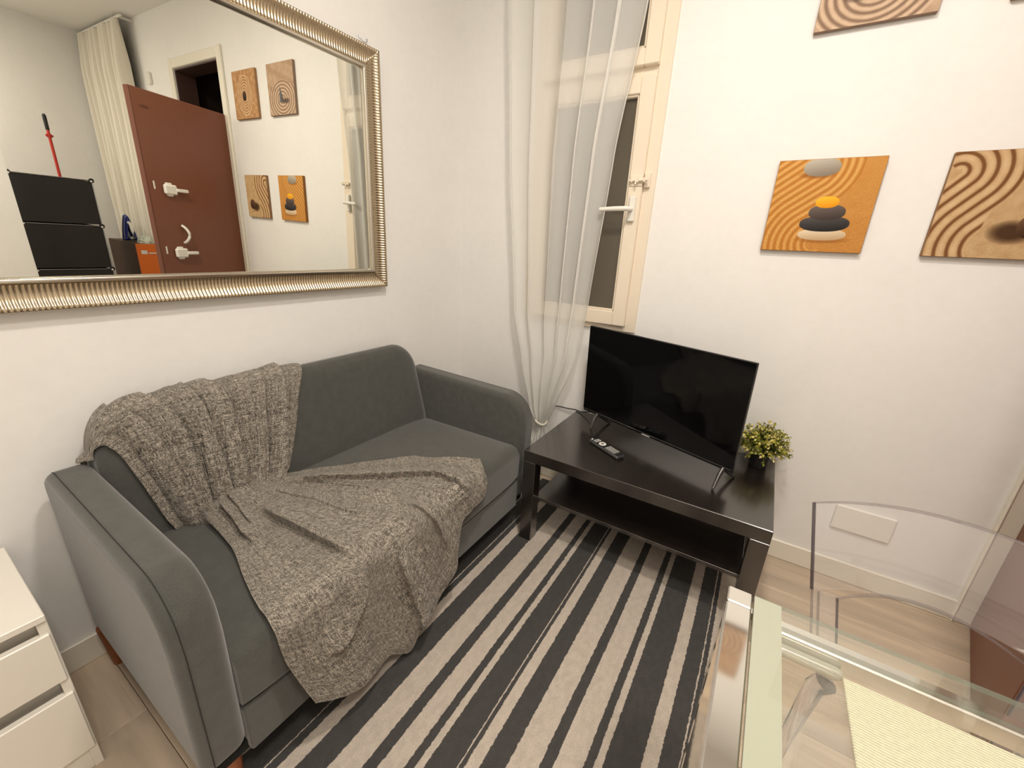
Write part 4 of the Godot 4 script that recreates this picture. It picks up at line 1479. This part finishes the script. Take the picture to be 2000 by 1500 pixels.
func build_dining() -> void:
	# glass dining table with a chrome frame; its corner stands at (-1.265, 0.75, 1.57)
	var xa := -2.13
	var xb := -1.264
	var za := 1.570
	var zb := 2.56
	var t := thing("glass_dining_table", Vector3((xa + xb) * 0.5, 0, (za + zb) * 0.5), "glass-topped dining table with a chrome frame and frosted edge bands in the foreground", "table")
	var O := -t.position
	var lw := 0.034
	for q in [[xa, za], [xb - lw, za], [xa, zb - lw], [xb - lw, zb - lw]]:
		put("leg", S(O + Vector3(q[0], 0.0125 if q[1] < 1.6 else 0.0, q[1]), O + Vector3(q[0] + lw, 0.75, q[1] + lw), 0.002), M.chrome, t)
	for z in [za, zb - lw]:
		put("rail", S(O + Vector3(xa + lw + 0.0005, 0.716, z), O + Vector3(xb - lw - 0.0005, 0.7495, z + lw), 0.002), M.chrome, t)
	for x in [xa, xb - lw]:
		put("rail", S(O + Vector3(x + 0.004, 0.700, za + lw + 0.0005), O + Vector3(x + lw - 0.004, 0.728, zb - lw - 0.0005), 0.002), M.chrome, t)
	# clear top with two frosted bands along the chrome sides
	var g0 := za + lw + 0.002
	var g1 := zb - lw - 0.002
	var top := put("glass_top", S(O + Vector3(xa, 0.742, g0), O + Vector3(xb, 0.750, g1), 0.0012), M.glass, t)
	put("frosted_band", S(O + Vector3(xa + 0.001, 0.7412, g0 + 0.001), O + Vector3(xb - 0.001, 0.7492, g0 + 0.037), 0.0), M.frost, top)
	put("frosted_band", S(O + Vector3(xa + 0.001, 0.7412, g1 - 0.037), O + Vector3(xb - 0.001, 0.7492, g1 - 0.001), 0.0), M.frost, top)
	put("glass_edge", S(O + Vector3(xb - 0.0012, 0.7425, g0 + 0.001), O + Vector3(xb + 0.0002, 0.7495, g1 - 0.001), 0.0), M.glass_edge, top)
	put("glass_edge", S(O + Vector3(xa - 0.0002, 0.7425, g0 + 0.001), O + Vector3(xa + 0.0012, 0.7495, g1 - 0.001), 0.0), M.glass_edge, top)
	var rod := MB.new()
	rod.tube([O + Vector3(xb - 0.040, 0.707, g0 + 0.004), O + Vector3(xb - 0.040, 0.707, g0 + 0.112), O + Vector3(xb - 0.040, 0.707, g0 + 0.118)], [0.009, 0.009, 0.006], 14)
	put("support_rod", rod, M.frost_rod, t)
	# placemat
	var pm := MB.new()
	pm.box(Vector3.ZERO, Vector3(0.30, 0.003, 0.45), 0.001)
	var pmo := put("placemat", pm, M.mat_rib)
	pmo.position = Vector3(-1.355 - 0.15, 0.7520, 1.709 + 0.225)
	tag(pmo, "pale cream ribbed placemat lying on the glass dining table", "placemat")
	# clear one-piece chair pushed in at the far side of the table, facing it
	var ch := thing("clear_chair", Vector3(-1.17, 0, 1.905), "transparent plastic dining chair pushed in at the glass table", "chair")
	var W := 0.415
	# back band: curved in plan, leaning away from the table
	var bx := func(y): return 0.112 + (y - 0.46) * 0.36
	var hw := func(y): return lerpf(0.150, 0.2085, clampf((y - 0.46) / 0.316, 0.0, 1.0))
	# a curved strip of the back between two heights; a and b are its sides (-1 .. 1 of the half width)
	var band := func(y0, y1, a, b, th, crown, inset):
		var n := 25
		var m := MB.new()
		var rows := []
		for k in n:
			var u := lerpf(a, b, float(k) / (n - 1))
			var bow := 0.030 * (1.0 - u * u)
			var cr: float = crown * (1.0 - u * u)
			var row := PackedVector3Array()
			var ya: float = y0 + cr * 0.9
			var yb: float = y1 + cr
			for q in [[0.0, 0.0], [0.0, 0.33], [0.0, 0.66], [0.0, 1.0], [1.0, 1.0], [1.0, 0.66], [1.0, 0.33], [1.0, 0.0]]:
				var y := lerpf(ya, yb, q[1])
				row.append(Vector3(bx.call(y) + bow + q[0] * th, y, u * (hw.call(y) - inset)))
			rows.append(row)
		m.grid(rows, true, true)
		return m
	var bp := put("backrest", band.call(0.612, 0.776, -1.0, 1.0, 0.006, 0.028, 0.0), M.acrylic_pane, ch)
	put("top_edge", band.call(0.7748, 0.7760, -1.0, 1.0, 0.006, 0.028, 0.0), M.acrylic_rim, bp)
	put("lower_edge", band.call(0.6116, 0.6128, -1.0, 1.0, 0.006, 0.028, 0.044), M.acrylic_rim, bp)
	for s in [-1.0, 1.0]:
		var se := MB.new()
		var pts := []
		for y in [0.612, 0.66, 0.72, 0.776]:
			pts.append(Vector3(bx.call(y) + 0.003, y, s * hw.call(y)))
		se.tube(pts, 0.0032, 8)
		put("side_edge", se, M.acrylic_edge, bp)
		# stile between back band and seat
		var st := MB.new()
		var rows := []
		for k in 7:
			var y := lerpf(0.462, 0.613, k / 6.0)
			var row := PackedVector3Array()
			for q in [[0.0, 0.0], [0.0, 0.044], [0.009, 0.044], [0.009, 0.0]]:
				row.append(Vector3(bx.call(y) + q[0], y, s * (hw.call(y) - q[1])))
			rows.append(row)
		st.grid(rows, true, true)
		var so := put("stile", st, M.acrylic_pane, ch)
		for ins in [0.001, 0.012, 0.043]:
			var le := MB.new()
			le.tube([Vector3(bx.call(0.612) + 0.005, 0.612, s * (hw.call(0.612) - ins)), Vector3(bx.call(0.47) + 0.005, 0.47, s * (hw.call(0.47) - ins))], 0.0022, 8)
			put("stile_edge", le, M.acrylic_edge if ins > 0.02 else M.acrylic_rim, so)
	# seat: shallow dish
	var top_rows := []
	var sm := MB.new()
	var rows := []
	for k in 21:
		var x := lerpf(-0.285, 0.120, k / 20.0)
		var row := PackedVector3Array()
		for j in 21:
			var u := j / 10.0 - 1.0
			var wz := lerpf(0.205, 0.150, clampf((x + 0.15) / 0.28, 0.0, 1.0)) * (1.0 - 0.06 * pow(absf(x + 0.08) / 0.21, 4.0))
			var y := 0.452 - 0.014 * (1.0 - u * u) * (1.0 - pow(clampf((x + 0.08) / 0.22, -1.0, 1.0), 2.0)) - 0.02 * pow(clampf((-0.20 - x) / 0.085, 0.0, 1.0), 2.0)
			row.append(Vector3(x, y, u * wz))
		for j in 21:
			var p: Vector3 = row[20 - j]
			row.append(p - Vector3(0, 0.007, 0))
		rows.append(row)
	sm.grid(rows, true, true)
	put("seat", sm, M.acrylic_pane, ch)
	# tapered solid legs
	for q in [[0.120, 1.0, 0.060], [-0.255, 1.0, -0.015]]:
		for s in [-1.0, 1.0]:
			var lm := MB.new()
			var z: float = s * (0.132 if q[0] > 0.0 else 0.172)
			lm.tube([Vector3(q[0] - 0.004, 0.452, z - s * 0.012), Vector3(q[0], 0.425, z), Vector3(q[0] + q[2] * 0.3, 0.30, z + s * 0.004), Vector3(q[0] + q[2], 0.0, z + s * 0.012)], [0.021, 0.018, 0.015, 0.011], 14)
			put("leg", lm, M.acrylic, ch)

func build_far_things() -> void:
	# tower of black cube units, seen in the mirror
	var c := thing("cube_tower", Vector3(-0.785, 0, 3.87), "black modular cube storage tower with white-tipped corner joints, seen in the mirror", "storage unit")
	var H := 0.3635
	for k in 4:
		var y0 := k * H
		put("door_panel", S(Vector3(-0.235, y0 + 0.012, -0.222), Vector3(0.235, y0 + H - 0.006, -0.214), 0.002), M.panel_black, c)
		put("side_panel", S(Vector3(0.228, y0 + 0.010, -0.212), Vector3(0.234, y0 + H - 0.004, 0.215), 0.001), M.panel_black, c)
		put("side_panel", S(Vector3(-0.234, y0 + 0.010, -0.212), Vector3(-0.228, y0 + H - 0.004, 0.215), 0.001), M.panel_black, c)
		var ed := MB.new()
		ed.tube([Vector3(-0.235, y0 + H, -0.222), Vector3(0.235, y0 + H, -0.222)], 0.0035, 8)
		ed.tube([Vector3(0.238, y0 + 0.01, -0.222), Vector3(0.238, y0 + H, -0.222)], 0.0035, 8)
		put("edge_wire", ed, M.steel, c)
		for sx in [-1.0, 1.0]:
			var jm := MB.new()
			jm.box(Vector3(sx * 0.236, y0 + H, -0.222), Vector3(0.034, 0.034, 0.022), 0.008)
			var jo := put("joint", jm, M.black, c)
			put("joint_cap", B(Vector3(sx * 0.232, y0 + H - 0.006, -0.235), Vector3(0.014, 0.014, 0.005), 0.003), M.white_plastic, jo)
	put("top_panel", S(Vector3(-0.235, 4 * H - 0.002, -0.215), Vector3(0.235, 4 * H + 0.004, 0.215), 0.001), M.panel_black, c)
	put("back_panel", S(Vector3(-0.235, 0.0, 0.212), Vector3(0.235, 4 * H, 0.218), 0.001), M.panel_black, c)
	# mop
	var mo := thing("mop", Vector3(-0.585, 0, 4.30), "red-handled mop with a black grip standing behind the black cube tower, seen in the mirror", "mop")
	var pm := MB.new()
	pm.tube([Vector3(0, 0.06, 0), Vector3(0, 1.86, 0)], 0.011, 12)
	put("pole", pm, M.red, mo)
	pm = MB.new()
	pm.tube([Vector3(0, 1.85, 0), Vector3(0, 1.96, 0), Vector3(0, 1.975, 0)], [0.014, 0.014, 0.008], 12)
	put("grip", pm, M.black, mo)
	pm = MB.new()
	pm.tube([Vector3(0, 1.79, 0), Vector3(0, 1.82, 0)], 0.018, 12)
	pm.box(Vector3(0.0, 1.805, -0.006), Vector3(0.05, 0.016, 0.018), 0.004)
	put("collar", pm, M.red, mo)
	pm = MB.new()
	pm.lathe(Vector3.ZERO, [Vector2(0.12, 0.0), Vector2(0.12, 0.02), Vector2(0.05, 0.07), Vector2(0.02, 0.10)], 20)
	put("head", pm, M.key, mo)
	# cabinet with an orange front and dark side
	var bx := thing("orange_cabinet", Vector3(-0.245, 0, 3.98), "orange-fronted wooden cabinet with a dark side and a small white sticker, seen in the mirror", "cabinet")
	put("carcass", S(Vector3(-0.085, 0, -0.27), Vector3(0.085, 0.945, 0.40), 0.003), M.box_dark, bx)
	put("front", S(Vector3(-0.085, 0.0, -0.288), Vector3(0.085, 0.945, -0.270), 0.002), M.orange, bx)
	put("sticker", S(Vector3(-0.055, 0.852, -0.2895), Vector3(-0.008, 0.886, -0.288), 0.0), M.print_white, bx)
	put("handle", S(Vector3(0.0, 0.856, -0.296), Vector3(0.07, 0.866, -0.288), 0.002), M.print_white, bx)
	# steam iron standing on its heel
	var ir := thing("steam_iron", Vector3(-0.265, 0.946, 4.02), "blue steam iron standing on its heel on the orange cabinet, seen in the mirror", "iron")
	var out := []
	for k in 17:
		var t := k / 16.0
		out.append(Vector2(0.058 * pow(1.0 - t, 0.55), t * 0.255))
	var full := []
	for p in out:
		full.append(p)
	for k in range(out.size() - 2, -1, -1):
		full.append(Vector2(-out[k].x, out[k].y))
	var im := MB.new()
	im.slab(full, Vector3(0, 0.004, 0.0), Vector3(1, 0, 0), Vector3(0, 1, 0), Vector3(0, 0, 0.012), 0.003, 2)
	put("soleplate", im, M.steel, ir)
	var sm2 := []
	for p in full:
		sm2.append(Vector2(p.x * 0.88, p.y * 0.92 + 0.006))
	im = MB.new()
	im.slab(sm2, Vector3(0, 0.004, -0.058), Vector3(1, 0, 0), Vector3(0, 1, 0), Vector3(0, 0, 0.058), 0.022, 4)
	put("body", im, M.blue, ir)
	im = MB.new()
	im.tube([Vector3(0, 0.03, -0.05), Vector3(0, 0.035, -0.105), Vector3(0, 0.10, -0.115), Vector3(0, 0.165, -0.095), Vector3(0, 0.175, -0.05)], 0.014, 12)
	put("handle", im, M.white_plastic, ir)
	# crumpled plastic bag
	var bg := thing("plastic_bag", Vector3(-0.215, 0.946, 3.80), "crumpled pale plastic bag lying on the orange cabinet beside the iron, seen in the mirror", "bag")
	var nz := FastNoiseLite.new()
	nz.seed = 4
	nz.frequency = 9.0
	var rows := []
	for r in 26:
		var row := PackedVector3Array()
		var el := lerpf(0.0, PI * 0.5, r / 25.0)
		for k in 40:
			var t := TAU * k / 40.0
			var d := Vector3(cos(t) * cos(el), sin(el), sin(t) * cos(el))
			var q := 1.0 + 0.45 * nz.get_noise_3d(d.x * 0.3, d.y * 0.3, d.z * 0.3) + 0.25 * absf(nz.get_noise_3d(d.x, d.y, d.z))
			row.append(Vector3(d.x * 0.05 * q, d.y * 0.060 * q, d.z * 0.09 * q))
		rows.append(row)
	var bm := MB.new()
	bm.grid(rows, true)
	put("film", bm, M.bag, bg)
	# small white box high on the wall past the doorway
	var wb := B(Vector3(-0.012, 0, 0), Vector3(0.024, 0.09, 0.055), 0.004)
	var wo := put("wall_chime", wb, M.white_plastic)
	wo.position = Vector3(0, 2.345, 3.60)
	tag(wo, "small white box fixed high on the wall beyond the doorway, seen in the mirror", "wall box")

func build_lamp(at: Vector3, size: float, label: String) -> void:
	# flush panel: white housing on the ceiling, glowing diffuser below
	var l := thing("ceiling_lamp", at, label, "lamp", "ceiling lamps")
	put("housing", B(Vector3(0, 0.0245, 0), Vector3(size + 0.03, 0.0465, size + 0.03), 0.004), M.white_plastic, l)
	put("diffuser", B(Vector3(0, 0.0005, 0), Vector3(size, 0.002, size), 0.0), M.lamp_glass, l)

# ------------------------------------------------------------------ main
func _ready() -> void:
	# camera: 0.801 of the frame's height-by-1000 focal length, a phone's wide lens
	var cam := Camera3D.new()
	cam.name = "camera"
	var yaw := deg_to_rad(58.801)
	var pit := deg_to_rad(-18.654)
	var rol := deg_to_rad(2.733)
	var F := Vector3(cos(pit) * sin(yaw), sin(pit), -cos(pit) * cos(yaw))
	var Rt := F.cross(Vector3.UP).normalized()
	var Up := Rt.cross(F)
	var X := Rt * cos(rol) + Up * sin(rol)
	var Y := -Rt * sin(rol) + Up * cos(rol)
	cam.transform = Transform3D(Basis(X, Y, -F), Vector3(-1.9108, 1.2562, 1.5309))
	cam.fov = rad_to_deg(2.0 * atan(750.0 / 800.73))
	cam.near = 0.02
	cam.far = 50.0
	add_child(cam)
	cam.current = true
	# night outside; nothing but the lamp lights the room
	var we := WorldEnvironment.new()
	var env := Environment.new()
	env.background_mode = Environment.BG_COLOR
	env.background_color = Color(0.055, 0.048, 0.040)
	env.tonemap_mode = Environment.TONE_MAPPER_LINEAR
	env.tonemap_exposure = 1.05
	env.sdfgi_enabled = true
	env.ssao_enabled = true
	env.ssil_enabled = true
	we.environment = env
	add_child(we)
	# flush ceiling panels: over the seating corner, behind the camera, and in the far end of the room
	var lamps := [[Vector3(-1.28, 2.752, 1.36), 2.35, 0.16], [Vector3(-1.95, 2.752, 2.05), 2.4, 0.34], [Vector3(-1.75, 2.752, 4.10), 2.5, 0.26]]
	for q in lamps:
		var al := AreaLight3D.new()
		al.name = "lamp_light"
		al.position = q[0] - Vector3(0, 0.002, 0)
		al.rotation.x = -PI * 0.5
		al.light_color = col(255, 246, 235)
		al.light_energy = q[1]
		al.area_size = Vector2(q[2], q[2])
		al.area_normalize_energy = true
		al.area_range = 12.0
		al.area_attenuation = 2.0
		al.shadow_enabled = true
		add_child(al, true)

	make_materials()
	build_room()
	build_window()
	build_door()
	build_sofa()
	build_rug()
	build_coffee_table()
	build_mirror()
	build_throw()
	build_curtains()
	build_dining()
	build_nightstand()
	build_tv()
	build_pictures()
	build_lamp(lamps[0][0], lamps[0][2], "square white ceiling light panel above the sofa and coffee table")
	build_lamp(lamps[1][0], lamps[1][2], "large square ceiling light panel above the dining table")
	build_lamp(lamps[2][0], lamps[2][2], "square ceiling light panel behind the partition at the far end of the room")
	build_far_things()
	build_small_things()
